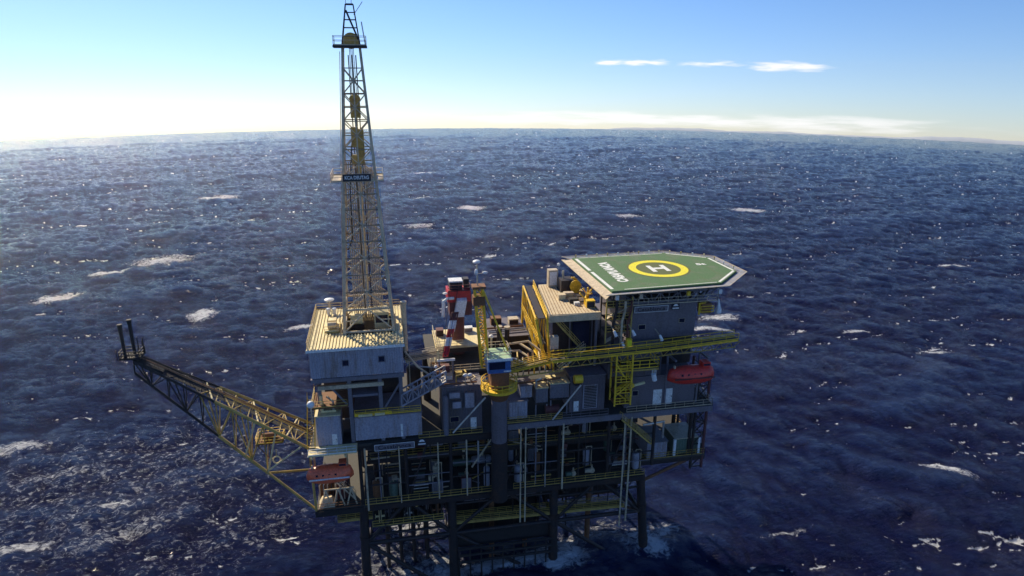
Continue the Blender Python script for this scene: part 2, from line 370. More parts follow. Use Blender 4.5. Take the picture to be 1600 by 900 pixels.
    r1 = ridge(noise(0.16, 5, .6, (.55, 1.5, 1), .2, .3)); r2 = ridge(noise(.8, 6, .72, (.65, 1.4, 1), -.1, .6))
    h = math_(t, 'ADD', math_(t, 'MULTIPLY', r1, .95), math_(t, 'ADD', math_(t, 'MULTIPLY', r2, .66), math_(t, 'MULTIPLY', noise(3.2, 5, .65), .22)))
    bp = N(t, 'ShaderNodeBump'); bp.inputs['Strength'].default_value = 1.0; bp.inputs['Distance'].default_value = 1.0
    t.links.new(h, bp.inputs['Height']); t.links.new(bp.outputs[0], b.inputs['Normal'])
    me.materials.append(m)
PATCHES = [(0, 0.2, 3.2, 2.4, .2, 1), (16, 0, 3.4, 2.4, 0, 1), (34.5, .5, 3.4, 2.6, 0, 1), (53, 1.5, 3.6, 2.6, .1, 1), (56, 4, 5, 2.2, .3, .7), (65, 357, 9, 4, 0, 1), (36, 400, 8, 3, .1, .8), (27, 302, 9, 3, 0, .7), (-115, 435, 14, 5, 0, .8), (-119, 226, 8, 1.6, .25, 1),
           (-63, 157, 5, 3.5, .4, 1), (278, 170, 7, 1.6, -.1, 1), (169, 97, 5, 1.0, -.2, 1), (183, 74, 5, 2.0, -.5, .8), (128, 118, 7, 4, -.3, .9),
           (118, 108, 10, 1.6, -.45, 1), (253, 319, 12, 5, -.3, .9), (161, 307, 9, 3, 0, .8), (43, 542, 10, 4, 0, 1), (-126, 190, 9, 3, .4, .9),
           (-102, 247, 14, 5, .3, .8), (130, 14, 6, 1.5, -.6, .9), (-53, 35, 5, 1.4, .1, .7), (81, 2, 7, 0.7, .1, .6), (14, 3, 5, 4, 0, .8),
           (37, 3, 4, 4, .5, .75), (25.5, 2.0, 12.5, 2.5, .04, 1.0), (38, 1.5, 3.0, 3.4, 0, .9), (15, 1.5, 4, 2.6, 0, 1), (8, 2, 7, 4, 0, .7), (52, 3, 6, 4, .2, .7), (10, 18, 7, 6, 0, .72), (0, 3, 5, 5, 0, .7), (-23, 137, 7, 1.2, .2, 1),
           (4, 6, 9, 8, 0, .5), (45, 6, 6, 4, .2, .45), (-58, 42, 52, 34, .35, .33), (-30, 20, 26, 14, .3, .30), (-48, 26, 16, 4, .4, .5), (-70, 50, 14, 3, .3, .5), (-66, 24, 8, 2, .2, .8), (-88, 62, 12, 3, .3, .8)]  # broad left patches: lacy foam that also paints in the sun glint
build_sea()

# ------------------------------------------------------------------ far coast (beyond the visible edge of the sea)
def build_coast():
    rs = np.random.default_rng(3); n = 500; D0 = 5200.0; dip = math.sqrt(2 * 88 / 24000)
    az0, az1 = YAW + math.atan((560 - 800) / 1104), YAW + R(52)
    az = np.linspace(az0, az1, n); h = np.zeros(n)
    for o in range(1, 9):
        ph = rs.uniform(0, 6.28); h += np.sin(az * 9 * 1.9 ** o + ph) / 1.7 ** o
    u = (az - az0) / (az1 - az0); env = np.clip(u / .06, 0, 1) * (.45 + .55 * np.clip((u - .1) / .3, 0, 1))
    e = (.0070 + .0022 * h) * env
    mb = MB(); rows = []
    for dist, k in ((D0 - 700, -.9), (D0 - 350, -.1), (D0 - 170, .45), (D0, 1.0), (D0 + 600, -.5)):
        rows.append([(CAM.x + dist * math.sin(a), CAM.y + dist * math.cos(a), 88 - dist * math.tan(dip - t * k * (1 if k > 0 else 0) + (.03 if k < 0 else 0) + 0)) for a, t in zip(az, e)])
    vs = [p for r_ in rows for p in r_]
    fs = [(j * n + i, j * n + i + 1, (j + 1) * n + i + 1, (j + 1) * n + i) for j in range(4) for i in range(n - 1)]
    mb.add(vs, fs); m = mat('haze_paled_hillside', (0.40, 0.44, 0.50), 0.9, 0, (0.55, 0.54, 0.54), 0.5, 0.002)  # pale base colour stands in for haze over the distant hills
    o = mb.build('hills', m, smooth=True); o['kind'] = 'structure'; o['label'] = 'low pale hills along the far coast'
build_coast()
def build_haze():
    mb = MB(); mb.box(-3200, -700, -1100, 6200, 6100, 160); m = bpy.data.materials.new('sea_haze'); m.use_nodes = True; t = m.node_tree
    t.nodes.remove(t.nodes['Principled BSDF']); v = N(t, 'ShaderNodeVolumePrincipled'); v.inputs['Color'].default_value = (.70, .85, 1, 1)
    v.inputs['Density'].default_value = 0.15e-4; v.inputs['Anisotropy'].default_value = 0.1
    t.links.new(v.outputs[0], t.nodes['Material Output'].inputs['Volume'])
    o = mb.build('haze', m); o['kind'] = 'stuff'; o['label'] = 'thin pale sea haze'; 
build_haze()
#RIG
# ------------------------------------------------------------------ the platform: jacket, decks, columns
V3 = Vector
GX = [0, 7.5, 15, 24, 34, 43, 51.5]
P = thing('oil_platform', 'offshore oil platform of dark steel legs and stacked decks standing in the rough sea', 'oil platform', (25, 12, 0))
for gx, bx in ((0, -.6), (15.0, .2), (33.5, 0), (50.0, 2.0)):
    for gy, by in ((1.5, -1.2), (23.5, 1.2)):
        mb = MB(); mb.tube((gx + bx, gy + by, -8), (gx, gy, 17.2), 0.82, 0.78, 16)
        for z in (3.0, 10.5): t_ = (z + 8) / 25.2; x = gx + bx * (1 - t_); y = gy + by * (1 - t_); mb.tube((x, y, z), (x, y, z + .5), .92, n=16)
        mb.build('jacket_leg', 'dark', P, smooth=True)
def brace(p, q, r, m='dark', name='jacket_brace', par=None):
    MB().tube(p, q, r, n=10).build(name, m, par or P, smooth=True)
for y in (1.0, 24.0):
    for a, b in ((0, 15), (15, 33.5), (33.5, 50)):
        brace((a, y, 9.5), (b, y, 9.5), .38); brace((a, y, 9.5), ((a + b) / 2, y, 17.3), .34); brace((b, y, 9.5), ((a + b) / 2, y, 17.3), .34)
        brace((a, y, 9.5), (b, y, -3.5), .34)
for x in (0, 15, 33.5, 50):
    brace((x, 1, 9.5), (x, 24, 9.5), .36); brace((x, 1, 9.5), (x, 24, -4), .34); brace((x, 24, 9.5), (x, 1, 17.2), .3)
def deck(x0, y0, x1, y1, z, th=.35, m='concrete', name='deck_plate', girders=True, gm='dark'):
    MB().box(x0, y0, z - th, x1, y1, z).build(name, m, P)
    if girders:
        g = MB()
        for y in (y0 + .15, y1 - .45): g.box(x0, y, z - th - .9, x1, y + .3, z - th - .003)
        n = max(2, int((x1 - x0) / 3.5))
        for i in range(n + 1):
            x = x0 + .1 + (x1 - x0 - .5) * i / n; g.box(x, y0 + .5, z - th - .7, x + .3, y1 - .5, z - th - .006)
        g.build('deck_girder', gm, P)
deck(-7.6, -.2, 50, 26, 18.1, .45); deck(50, 2, 62.8, 20, 19.6)
deck(-7.6, 0, 24.2, 26, 29.7, .4); deck(24.4, -.5, 62.0, 26, 31.2, .4)
deck(1, 4.5, 49.5, 25.5, 24.0, .25); deck(12.3, 6, 45.8, 24, 38.6, .35)
deck(13.8, 10.5, 22.5, 19, 41.3, .3, 'cream')
for gx in GX + [59.6]:
    for gy in (0.35, 12, 25.4):
        zt = 29 if gx < 24.2 else 30.5
        if gx == 59.6 and gy > 20: continue
        zb = 18.1 if gx < 50 or gx == 51.5 and False else 19.2
        if gx >= 50: zb = 19.6
        MB().tube((gx, gy if gx < 59 else gy * .6 + 2.4, zb), (gx, gy if gx < 59 else gy * .6 + 2.4, zt), .30 if gy < 1 else .4, n=10).build('deck_column', 'dark', P, smooth=True)
for i, (a, b) in enumerate(zip(GX, GX[1:])):
    zt = 28.6 if a < 24 else 30
    brace((a + .3, 12, 18.3), (b - .3, 12, zt), .22, 'dark', 'deck_brace')
    if i in (1, 3, 5): brace((a + .3, .7, 18.4), ((a + b) / 2, .7, zt), .18, 'dark', 'deck_brace')
def railpart(pts, m='paleyellow', par=None, **k):
    return MB().rail(pts, **k).build('handrail', m, par or P)
railpart([(0.4, -.15, 18.1), (22, -.15, 18.1)]); railpart([(25.8, -.15, 18.1), (50, -.15, 18.1)], 'paleyellow')
railpart([(50, 2.1, 19.6), (62.7, 2.1, 19.6), (62.7, 19.9, 19.6)]); railpart([(9.8, .1, 29.7), (20.4, .1, 29.7)], 'paleyellow')
railpart([(24.5, -.4, 31.2), (34.2, -.4, 31.2)], 'paleyellow', mids=(.35, .7)); railpart([(34.2, -.4, 31.2), (42.4, -.4, 31.2)], 'grey')
railpart([(45.8, -.4, 31.2), (61.9, -.4, 31.2), (61.9, 8, 31.2)], 'galv')
railpart([(1.5, 4.6, 24.0), (49, 4.6, 24.0)], 'paleyellow'); railpart([(12.4, 6.1, 38.6), (28, 6.1, 38.6)], 'galv')
railpart([(13.9, 18.9, 41.3), (13.9, 10.6, 41.3), (19.4, 10.6, 41.3)], 'galv')
# edge fascias of the two main decks
MB().box(2, -.25, 28.5, 24, -.02, 29.62).build('deck_fascia', 'dark', P); MB().box(24.6, -.75, 30.1, 61.8, -.53, 31.12).build('deck_fascia', 'grey', P)
MB().box(-7.8, -.5, 17.0, 0.1, -.22, 18.0).build('deck_fascia', 'soot_shade', P); MB().box(.8, -.5, 17.2, 49.8, -.22, 18.0).build('deck_fascia', 'dark', P)
# open grillage seen below the lower deck, and cellar level bulkheads
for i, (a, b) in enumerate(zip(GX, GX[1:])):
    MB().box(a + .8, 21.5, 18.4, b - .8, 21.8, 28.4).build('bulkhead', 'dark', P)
# right-hand end frame
for x, y in ((60.2, 2.3), (62.4, 2.3), (60.2, 9), (62.4, 9)):
    MB().tube((x, y, 16.6), (x, y, 36.6), .27, n=8).build('end_column', 'maroon' if x > 61 else 'dark', P, smooth=True)
mb = MB()
for i in range(8):
    z = 16.9 + i * 2.4; mb.bar((60.2, 2.3, z), (62.4, 2.3, z + 2.4), .16); mb.bar((62.4, 2.3, z), (60.2, 2.3, z), .18)
mb.build('end_frame_bracing', 'dark', P)
MB().truss(((62.4, 2.3, 18), (62.4, 2.3, 36)), ((62.4, 9, 18), (62.4, 9, 36)), False, 7, .12).build('end_frame_bracing', 'dark', P)
for a, b in (((50, 2.5, 14.5), (60, 2.5, 18.6)), ((50, 10, 13.5), (61, 10, 18.6)), ((50, 2.5, 14.5), (50, 2.5, 18.6))): brace(a, b, .3, 'rust', 'deck_brace')

def walkway(name, label, pts, w, mrail='yellow', mdeck='concrete', both=True, bracket=None, step=1.6, mids=(.35, .7)):
    """straight or bent elevated walkway: deck, stringers, handrails"""
    t = thing(name, label, 'walkway', pts[0]); pts = [V3(p) for p in pts]
    d = MB(); s_ = MB()
    for a, b in zip(pts, pts[1:]):
        d.bar(a, b, w, .08); n = (b - a).cross(V3((0, 0, 1))).normalized() * (w / 2)
        for k in (1, -1): s_.bar(a + n * k - V3((0, 0, .17)), b + n * k - V3((0, 0, .17)), .12, .3)
    d.build('grating', mdeck, t); s_.build('stringer', mrail, t)
    for k in ((1, -1) if both else (1,)):
        n0 = (pts[1] - pts[0]).cross(V3((0, 0, 1))).normalized() * (w / 2)
        MB().rail([p + n0 * k + V3((0, 0, .05)) for p in pts], step=step, mids=mids).build('handrail', mrail, t)
    return t
w = walkway('access_walkway', 'long yellow-railed walkway slung beneath the lower deck just above the sea', [(15.6, 1.8, 11.6), (47.0, 1.8, 11.0)], 1.6, 'paleyellow')
for x in (20, 26, 31, 38, 44): MB().bar((x, 1.8, 11.2), (x, 1.8, 17.1), .14).build('hanger', 'dark', w)
w = walkway('access_walkway', 'short walkway hung low under the left end of the lower deck, railed in pale yellow', [(-4.5, 2.0, 14.6), (1.5, 2.0, 14.6)], 1.6, 'paleyellow')
for x in (-4, 1): MB().bar((x, 2, 14.4), (x, 2, 17), .14).build('hanger', 'dark', w)
w = walkway('access_walkway', 'long yellow-railed walkway running below the helideck and out over the sea on the right', [(31.5, -2.2, 43.2), (50.5, -2.2, 43.8), (64.0, -2.2, 44.6)], 1.5, 'yellow', mids=(.5,), step=2.4)
mb = MB()
for i in range(18): x = 32 + i * 1.8; z = 43.2 + (x - 31.5) * .04; mb.bar((x, -2.9, z - .2), (x + .9, -2.2, z - 1.7), .1); mb.bar((x + .9, -2.2, z - 1.7), (x + 1.8, -2.9, z - .2), .1)
mb.bar((32.9, -2.2, 41.6), (64, -2.2, 42.9), .14); mb.build('under_truss', 'paleyellow', w)
for x in (33, 38, 42.5, 51, 57): MB().bar((x, -2.2, 41.5 + (x - 33) * .04), (x, 1.5, 39.9 if x < 46 else 41), .2).build('bracket', 'dark', w)
w = walkway('access_walkway', 'yellow-railed mid-level walkway crossing the pipework between the blue cab and the yellow wall', [(24.6, 1.2, 40.2), (32.5, 1.2, 41.6)], 1.3, 'yellow')
w = walkway('access_walkway', 'narrow railed gangway over the red-brown gear right of the derrick building', [(8.3, 8, 40.6), (15.0, 9, 41.0)], 1.2, 'galv')
for x in (9, 14.3): MB().bar((x, 8.2, 29.7), (x, 8.2, 40.5), .18).build('post', 'galv', w)
# lower stair up the right side
def stair(name, label, p, q, w_, m='yellow', cat='stairs'):
    t = thing(name, label, cat, p); p = V3(p); q = V3(q); d = q - p; n = V3((-d.y, d.x, 0)).normalized() * w_ / 2
    s_ = MB(); s_.bar(p + n, q + n, .08, .28); s_.bar(p - n, q - n, .08, .28); s_.build('stringer', m, t)
    k = max(3, int(abs(d.z) / .35)); tr = MB()
    for i in range(k): c = p.lerp(q, (i + .5) / k); tr.bar(c - n, c + n, .24, .04)
    tr.build('treads', 'concrete', t)
    for sgn in (1, -1): MB().rail([p + n * sgn, q + n * sgn], step=1.5, mids=(.55,), kick=False).build('handrail', m, t)
    return t
stair('outside_stair', 'yellow stair slanting down from the cabins to the level of the white container', (44.5, -1.2, 30.6), (50.2, -1.2, 25.2), 1.1, 'paleyellow')
stair('outside_stair', 'yellow stair climbing the left end of the platform beside the grey tank room', (-7.4, -.4, 29.8), (-7.4, 5.5, 36.0), 1.2, 'yellow')
stair('outside_stair', 'dark steep stair behind the left lifeboat', (-1.2, 2, 18.3), (-6.0, 2, 24.4), 1.0, 'galv')
stair('outside_stair', 'grey stair at the right end below the red lifeboat', (60.8, 4, 24), (60.8, 10, 31.0), 1.0, 'grey')

# ------------------------------------------------------------------ derrick building on its substructure
B = thing('drill_floor_building', 'blue-grey corrugated building with ribbed cream roof under the derrick, two small windows', 'building', (.7, 8.5, 42))
def corrug(x0, x1, y, z0, z1, axis='x', pitch=.38, d=.09, sgn=-1):
    """corrugated sheet wall along x (at y) or along y (at x)"""
    mb = MB(); n = int(abs(x1 - x0) / pitch * 2); pts = []
    for i in range(n + 1):
        a = x0 + (x1 - x0) * i / n; pts += [(a - .04, sgn * (d if i % 2 else 0)), (a + .04, sgn * (0 if i % 2 else d))] if 0 < i < n else [(a, 0)]
    out_ = [(a, y + o) if axis == 'x' else (y + o, a) for a, o in pts]; inn = [(a, y - sgn * .12) if axis == 'x' else (y - sgn * .12, a) for a, o in pts]
    k = len(out_); vs = [(*p, z0) for p in out_] + [(*p, z1) for p in out_] + [(*p, z0) for p in inn] + [(*p, z1) for p in inn]
    fs = []
    for i in range(k - 1): fs += [(i, i + 1, k + i + 1, k + i), (2 * k + i + 1, 2 * k + i, 3 * k + i, 3 * k + i + 1), (k + i, k + i + 1, 3 * k + i + 1, 3 * k + i), (i + 1, i, 2 * k + i, 2 * k + i + 1)]
    fs += [(0, k, 3 * k, 2 * k), (k - 1, 3 * k - 1, 4 * k - 1, 2 * k - 1)]
    return mb.add(vs, fs)
corrug(-6.35, 7.75, 0, 42.0, 46.75).build('wall', 'bluegrey', B); corrug(-6.35, 7.75, 17.6, 42.0, 46.75, sgn=1).build('wall', 'bluegrey', B)
corrug(.15, 17.45, -6.4, 42.0, 46.75, 'y').build('wall', 'bluegrey', B); corrug(.15, 17.45, 7.8, 42.0, 46.75, 'y', sgn=1).build('wall', 'bluegrey', B)
rf = MB(); x0, x1, y0, y1 = -1.6, 7.0, 5.1, 13.5
for bx in ((-6.75, -.4, 8.15, y0), (-6.75, y1, 8.15, 18.0), (-6.75, y0, x0, y1), (x1, y0, 8.15, y1)): rf.box(bx[0], bx[1], 46.76, bx[2], bx[3], 46.95)
roof = rf.build('roof', 'cream', B)
rb = MB()
for i in range(30):
    x = -6.6 + i * .5; a = -.36
    if x0 - .2 < x < x1: rb.box(x, a, 46.953, x + .2, y0 - .05, 47.12); rb.box(x, y1 + .05, 46.953, x + .2, 17.96, 47.12)
    else: rb.box(x, a, 46.953, x + .2, 17.96, 47.12)
rb.build('roof_ribs', 'cream', roof)
MB().box(-6.8, -.47, 46.55, 8.2, -.41, 47.0).build('eaves_trim', 'white', roof); MB().box(-6.5, -.3, 41.3, 7.9, 17.8, 41.95).build('floor_frame', 'grey', B)
MB().box(-2.0, 5.0, 42.0, 7.4, 13.6, 44.0).build('drill_floor', 'dark', B)
for x, z in ((-1.05, 44.35), (4.5, 44.6)):
    f_ = MB(); f_.box(x - .52, -.16, z - .55, x + .52, -.1, z - .43); f_.box(x - .52, -.16, z + .43, x + .52, -.1, z + .55); f_.box(x - .52, -.16, z - .43, x - .42, -.1, z + .43); f_.box(x + .42, -.16, z - .43, x + .52, -.1, z + .43)
    wn = f_.build('window', 'grey', B); MB().box(x - .42, -.14, z - .43, x + .42, -.115, z + .43).build('pane', 'glass', wn)
railpart([(-6.6, -.3, 47.15), (-6.6, 17.8, 47.15), (8.0, 17.8, 47.15)], 'paleyellow', B, step=2.2)
# legs and beams that carry it
SB = thing('derrick_substructure', 'open steel box frame carrying the derrick building above the main deck', 'steel frame', (.7, 8.5, 29.7))
for x, y in ((-.8, 1.0), (7.3, .8), (4.0, .8), (-5.6, 2), (-5.8, 16), (7.3, 16), (-.8, 16)):
    MB().box(x - .3, y - .3, 29.7, x + .3, y + .3, 41.25).build('column', 'grey', SB)
MB().box(-5.6, .45, 39.7, 4.6, .95, 40.35).build('cross_beam', 'galv', SB); MB().box(-.4, .5, 38.0, 3.6, 9, 38.4).build('cross_beam', 'grey', SB)
for p, q in (((-.5, 1, 35.5), (-3.5, 1, 39.6)), ((4.1, .9, 34.8), (7.1, .9, 39.6)), ((7.3, 1, 30), (7.3, 15, 41))): MB().bar(p, q, .28).build('knee_brace', 'grey', SB)
MB().box(-5.5, 9, 29.9, 7.5, 9.2, 41).build('dark_backing', 'dark', SB)  # dark backing sheet makes the interior under the building read dark
MB().box(-6.9, .3, 36.5, -1.2, 6, 36.7).build('landing', 'rust', SB); MB().rail([(-1.3, .4, 36.7), (-6.8, .4, 36.7), (-6.8, 6, 36.7)]).build('handrail', 'paleyellow', SB)
MB().rail([(-1.3, .6, 40.4), (-6.3, .6, 40.4), (-6.3, 6, 40.4)]).build('handrail', 'rust', SB)

# ------------------------------------------------------------------ derrick
D = thing('drilling_derrick', 'tall tapering galvanised lattice derrick rising above the cream-roofed building', 'derrick', (2.75, 9.3, 44))
DC = V3((2.75, 9.3, 0)); Z0, Z1, H0, H1 = 44.0, 91.0, 4.15, 1.25
def dc(sx, sy, z):
    t_ = (z - Z0) / (Z1 - Z0); h = H0 + (H1 - H0) * t_; return V3((DC.x + sx * h, DC.y + sy * h, z))
CORN = [(-1, -1), (1, -1), (1, 1), (-1, 1)]
for c in CORN:
    mb = MB(); mb.bar(dc(*c, Z0), dc(*c, 68), .46); mb.bar(dc(*c, 68), dc(*c, Z1), .34); mb.build('derrick_leg', 'galv', D)
lev = [47.3, 51.0]; z = 51.0
while z < 88: z += 2.9 * (1 - (z - 51) / 95); lev.append(min(z, 91))
for k in range(4):
    a, b = CORN[k], CORN[(k + 1) % 4]; mb = MB(); base = MB()
    def T(m__, p, q, w): m__.tube(p, q, w * .5, n=6)
    for i, (za, zb) in enumerate(zip(lev, lev[1:])):
        t_ = base if i == 0 else mb; r_ = .14 if zb < 72 else .115
        pa, pb, qa, qb = dc(*a, za), dc(*b, za), dc(*a, zb), dc(*b, zb); T(t_, pa, pb, r_ * 1.5); T(t_, qa, qb, r_ * 1.5)
        m_ = (qa + qb) / 2
        if i == 0: T(t_, pa, m_, .26); T(t_, pb, m_, .26); T(t_, pa, pb, .4); T(t_, qa, qb, .35); T(t_, (pa + m_) / 2, (pa + qa) / 2, .18); T(t_, (pb + m_) / 2, (pb + qb) / 2, .18)
        elif i % 2: T(t_, pa, m_, r_ * 1.5); T(t_, pb, m_, r_ * 1.5)
        else: mm = (pa + pb) / 2; T(t_, mm, qa, r_ * 1.5); T(t_, mm, qb, r_ * 1.5)
    mb.build('lattice_bracing', 'galv', D); base.build('base_bracing', 'galv', D)
    mid0 = (dc(*a, 51) + dc(*b, 51)) / 2; mid1 = (dc(*a, 90) + dc(*b, 90)) / 2
    MB().bar(mid0, mid1, .2).build('mid_stiffener', 'galv', D)
mb = MB(); la = dc(-1, .2, 47.5) - V3((.45, 0, 0)); lb = dc(-1, .2, 90.5) - V3((.45, 0, 0))
for o in (-.25, .25): mb.bar(la + V3((0, o, 0)), lb + V3((0, o, 0)), .07)
for i in range(90): p = la.lerp(lb, i / 90); mb.bar(p + V3((0, -.25, 0)), p + V3((0, .25, 0)), .04)
mb.build('ladder', 'galv', D)
mb = MB()
for sx in (-.5, .5): mb.bar(V3((DC.x + sx * 1.1, DC.y + .6, 48)), V3((DC.x + sx * 1.1, DC.y + .6, 90)), .16)
mb.build('guide_rails', 'dark', D)
mb = MB()
for sx in (-.35, -.12, .12, .35): mb.tube((DC.x + sx, DC.y, 84), (DC.x + sx * .8, DC.y, 91), .05, n=5)
mb.build('hoist_lines', 'dark', D)
mb = MB(); rr = random.Random(4)
for i in range(11): x = DC.x - 2.4 + i * .32; mb.tube((x, DC.y + 1.9, 47), (x + .1, DC.y + 1.5, 74), .09, n=6)
[mb.tube((DC.x + .9 + i * .3, DC.y + 1.9, 47), (DC.x + .8 + i * .22, DC.y + 1.5, 73), .08, n=6) for i in range(6)]; mb.build('racked_drill_pipe', 'galv', D)
tb = MB(); tb.box(DC.x - .75, DC.y - .45, 80.9, DC.x + .75, DC.y + .45, 83.6); tb.ball((DC.x, DC.y, 83.7), .85, sc=(1, .6, .8)); tb.tube((DC.x, DC.y, 79.6), (DC.x, DC.y, 81), .22); tb.build('travelling_block', 'paleyellow', D)
td = MB(); td.box(DC.x - .9, DC.y - .6, 76.5, DC.x + .2, DC.y + .6, 79.5); td.box(DC.x + .2, DC.y - .7, 75.2, DC.x + 1.0, DC.y + .5, 79.2); td.tube((DC.x, DC.y, 72), (DC.x, DC.y, 76.5), .3); td.box(DC.x - 1.0, DC.y - .5, 73.8, DC.x + .9, DC.y + .5, 75.3)
td.build('top_drive', 'paleyellow', D); MB().path([(DC.x - .9, DC.y, 77), (DC.x - 1.6, DC.y, 70), (DC.x - 1.8, DC.y - .2, 62), (DC.x - 2.6, DC.y + .4, 60)], .1).build('mud_hose', 'soot_shade', D)
# racking board level
zb = 71.6; mb = MB(); mb.box(-1.6, 5.9, zb, 6.4, 6.9, zb + .12); mb.box(-1.6, 11.8, zb, 6.4, 12.7, zb + .12); mb.box(-1.6, 6.9, zb, -.1, 11.8, zb + .12); mb.box(5.6, 6.9, zb, 6.4, 11.8, zb + .12); mb.build('racking_board', 'galv', D)
MB().rail([(-1.5, 5.95, zb + .12), (6.3, 5.95, zb + .12), (6.3, 12.6, zb + .12), (-1.5, 12.6, zb + .12)], closed=True).build('handrail', 'galv', D)
# crown
mb = MB(); mb.box(DC.x - 2.6, DC.y - 2.2, 91.0, DC.x + 2.3, DC.y + 2.2, 91.3); mb.build('crown_platform', 'dark', D)
MB().rail([(DC.x - 2.5, DC.y - 2.1, 91.3), (DC.x + 2.2, DC.y - 2.1, 91.3), (DC.x + 2.2, DC.y + 2.1, 91.3), (DC.x - 2.5, DC.y + 2.1, 91.3)], closed=True, h=1.3).build('handrail', 'galv', D)
mb = MB(); mb.tube((DC.x, DC.y - .35, 92.0), (DC.x, DC.y + .35, 92.0), 1.15, n=20); mb.box(DC.x - 1.3, DC.y - .5, 91.31, DC.x + 1.3, DC.y + .5, 92.0); mb.build('crown_block', 'paleyellow', D)
mb = MB(); ap = [V3((DC.x - .45, DC.y, 97.0)), V3((DC.x + .65, DC.y, 97.0))]
for sx in (-1, 1):
    for sy in (-1, 1): mb.bar(V3((DC.x + sx * 1.3, DC.y + sy * 1.2, 91.3)), ap[0 if sx < 0 else 1] + V3((0, sy * .25, 0)), .17)
for z in (92.6, 93.8, 94.9, 95.9):
    t_ = (z - 91.3) / 5.7; xl = DC.x - 1.3 + .85 * t_; xr = DC.x + 1.3 - .65 * t_; yy = 1.2 - .95 * t_
    for sy in (-1, 1): mb.bar((xl, DC.y + sy * yy, z), (xr, DC.y + sy * yy, z), .09)
    for x in (xl, xr): mb.bar((x, DC.y - yy, z), (x, DC.y + yy, z), .09)
mb.bar(ap[0], ap[1] + V3((.0, 0, 0)), .25); mb.bar(ap[0] + V3((0, 0, -.8)), V3((DC.x + 1.1, DC.y - .5, 92.2)), .22); mb.build('gin_pole_frame', 'dark', D)
MB().tube((DC.x + .65, DC.y, 95.6), (DC.x + 2.0, DC.y, 97.4), .06, n=6).tube((DC.x - .4, DC.y, 97), (DC.x - .4, DC.y, 99.2), .05, n=6).tube((DC.x + .4, DC.y, 97), (DC.x + .45, DC.y, 98.8), .05, n=6).tube((DC.x + 2.1, DC.y - 1, 91.3), (DC.x + 1.7, DC.y - 1, 94.6), .09, n=6).build('whip_aerials', 'white', D)
# derrick name board
sg = thing('name_board', 'black name board with white letters fixed high across the front of the derrick', 'sign', (2.9, 5.5, 71.9))
MB().box(.3, 5.42, 71.75, 4.5, 5.5, 72.85).build('board', 'ink', sg); text('lettering', 'KCA DEUTAG', .72, 'white', sg, (2.4, 5.4, 72.3), width=3.6, off=.02)

# ------------------------------------------------------------------ things on the cream roof
t = thing('roof_vent', 'pair of pale round-topped vents on the left rear of the cream roof', 'vent', (-3.9, 15, 46.95))
for x in (-4.3, -3.3): mb = MB(); mb.tube((x, 15, 46.95), (x, 15, 48.0), .28); mb.ball((x, 15, 48.1), .42, sc=(1, 1, .6)); mb.build('vent_pipe', 'white', t, smooth=True)
t = thing('satellite_dome', 'flat white disc-shaped dome on a stub mast at the rear left of the cream roof', 'antenna', (-4.2, 17, 46.95))
MB().tube((-4.2, 17, 46.95), (-4.2, 17, 48.9), .12).build('mast', 'galv', t); MB().ball((-4.2, 17, 49.2), .8, sc=(1.1, 1, .35)).build('dome', 'white', t, smooth=True)
t = thing('mud_tank_skid', 'cream painted machinery skid with rails beside the left foot of the derrick', 'machine', (-3.2, 8, 46.95))
MB().box(-4.3, 6.2, 47.13, -2.1, 10, 47.5).build('skid', 'cream', t); MB().tube((-3.9, 7, 48.1), (-2.5, 7, 48.1), .55, n=14).build('motor', 'timber', t, smooth=True); MB().box(-3.9, 8.2, 47.5, -2.6, 9.6, 48.5).build('cabinet', 'cream', t)
MB().rail([(-4.4, 6.1, 47.13), (-2.0, 6.1, 47.13), (-2.0, 10.1, 47.13)]).build('handrail', 'paleyellow', t)
t = thing('driller_cabin', 'cream cabin tucked inside the foot of the derrick, right half', 'cabin', (5, 9, 47))
MB().box(3.6, 8.2, 44.0, 6.0, 11.5, 49.4).build('cabin_body', 'cream', t); MB().box(3.8, 8.12, 47.6, 5.8, 8.19, 48.9).build('window', 'glass', t)
t = thing('winch', 'cream winch drum inside the left half of the derrick foot', 'winch', (.6, 9.5, 47))
MB().tube((-.3, 9.5, 48.0), (1.7, 9.5, 48.0), .9, n=16).build('drum', 'cream', t, smooth=True); MB().box(-.5, 8.8, 44, 1.9, 10.4, 47.2).build('frame', 'dark', t)
t = thing('exhaust_stack', 'tall beige exhaust stack standing at the right rear corner of the cream roof', 'exhaust stack', (7.6, 12.5, 42))
MB().tube((8.5, 8.5, 42), (8.5, 8.5, 50.4), .42, n=12).build('stack_pipe', 'timber', t, smooth=True); MB().tube((8.5, 8.5, 50.4), (8.5, 8.5, 51.0), .55, n=12).build('stack_cap', 'galv', t, smooth=True); MB().box(8.0, 8.0, 41, 9.0, 9.0, 42).build('stack_base', 'dark', t)

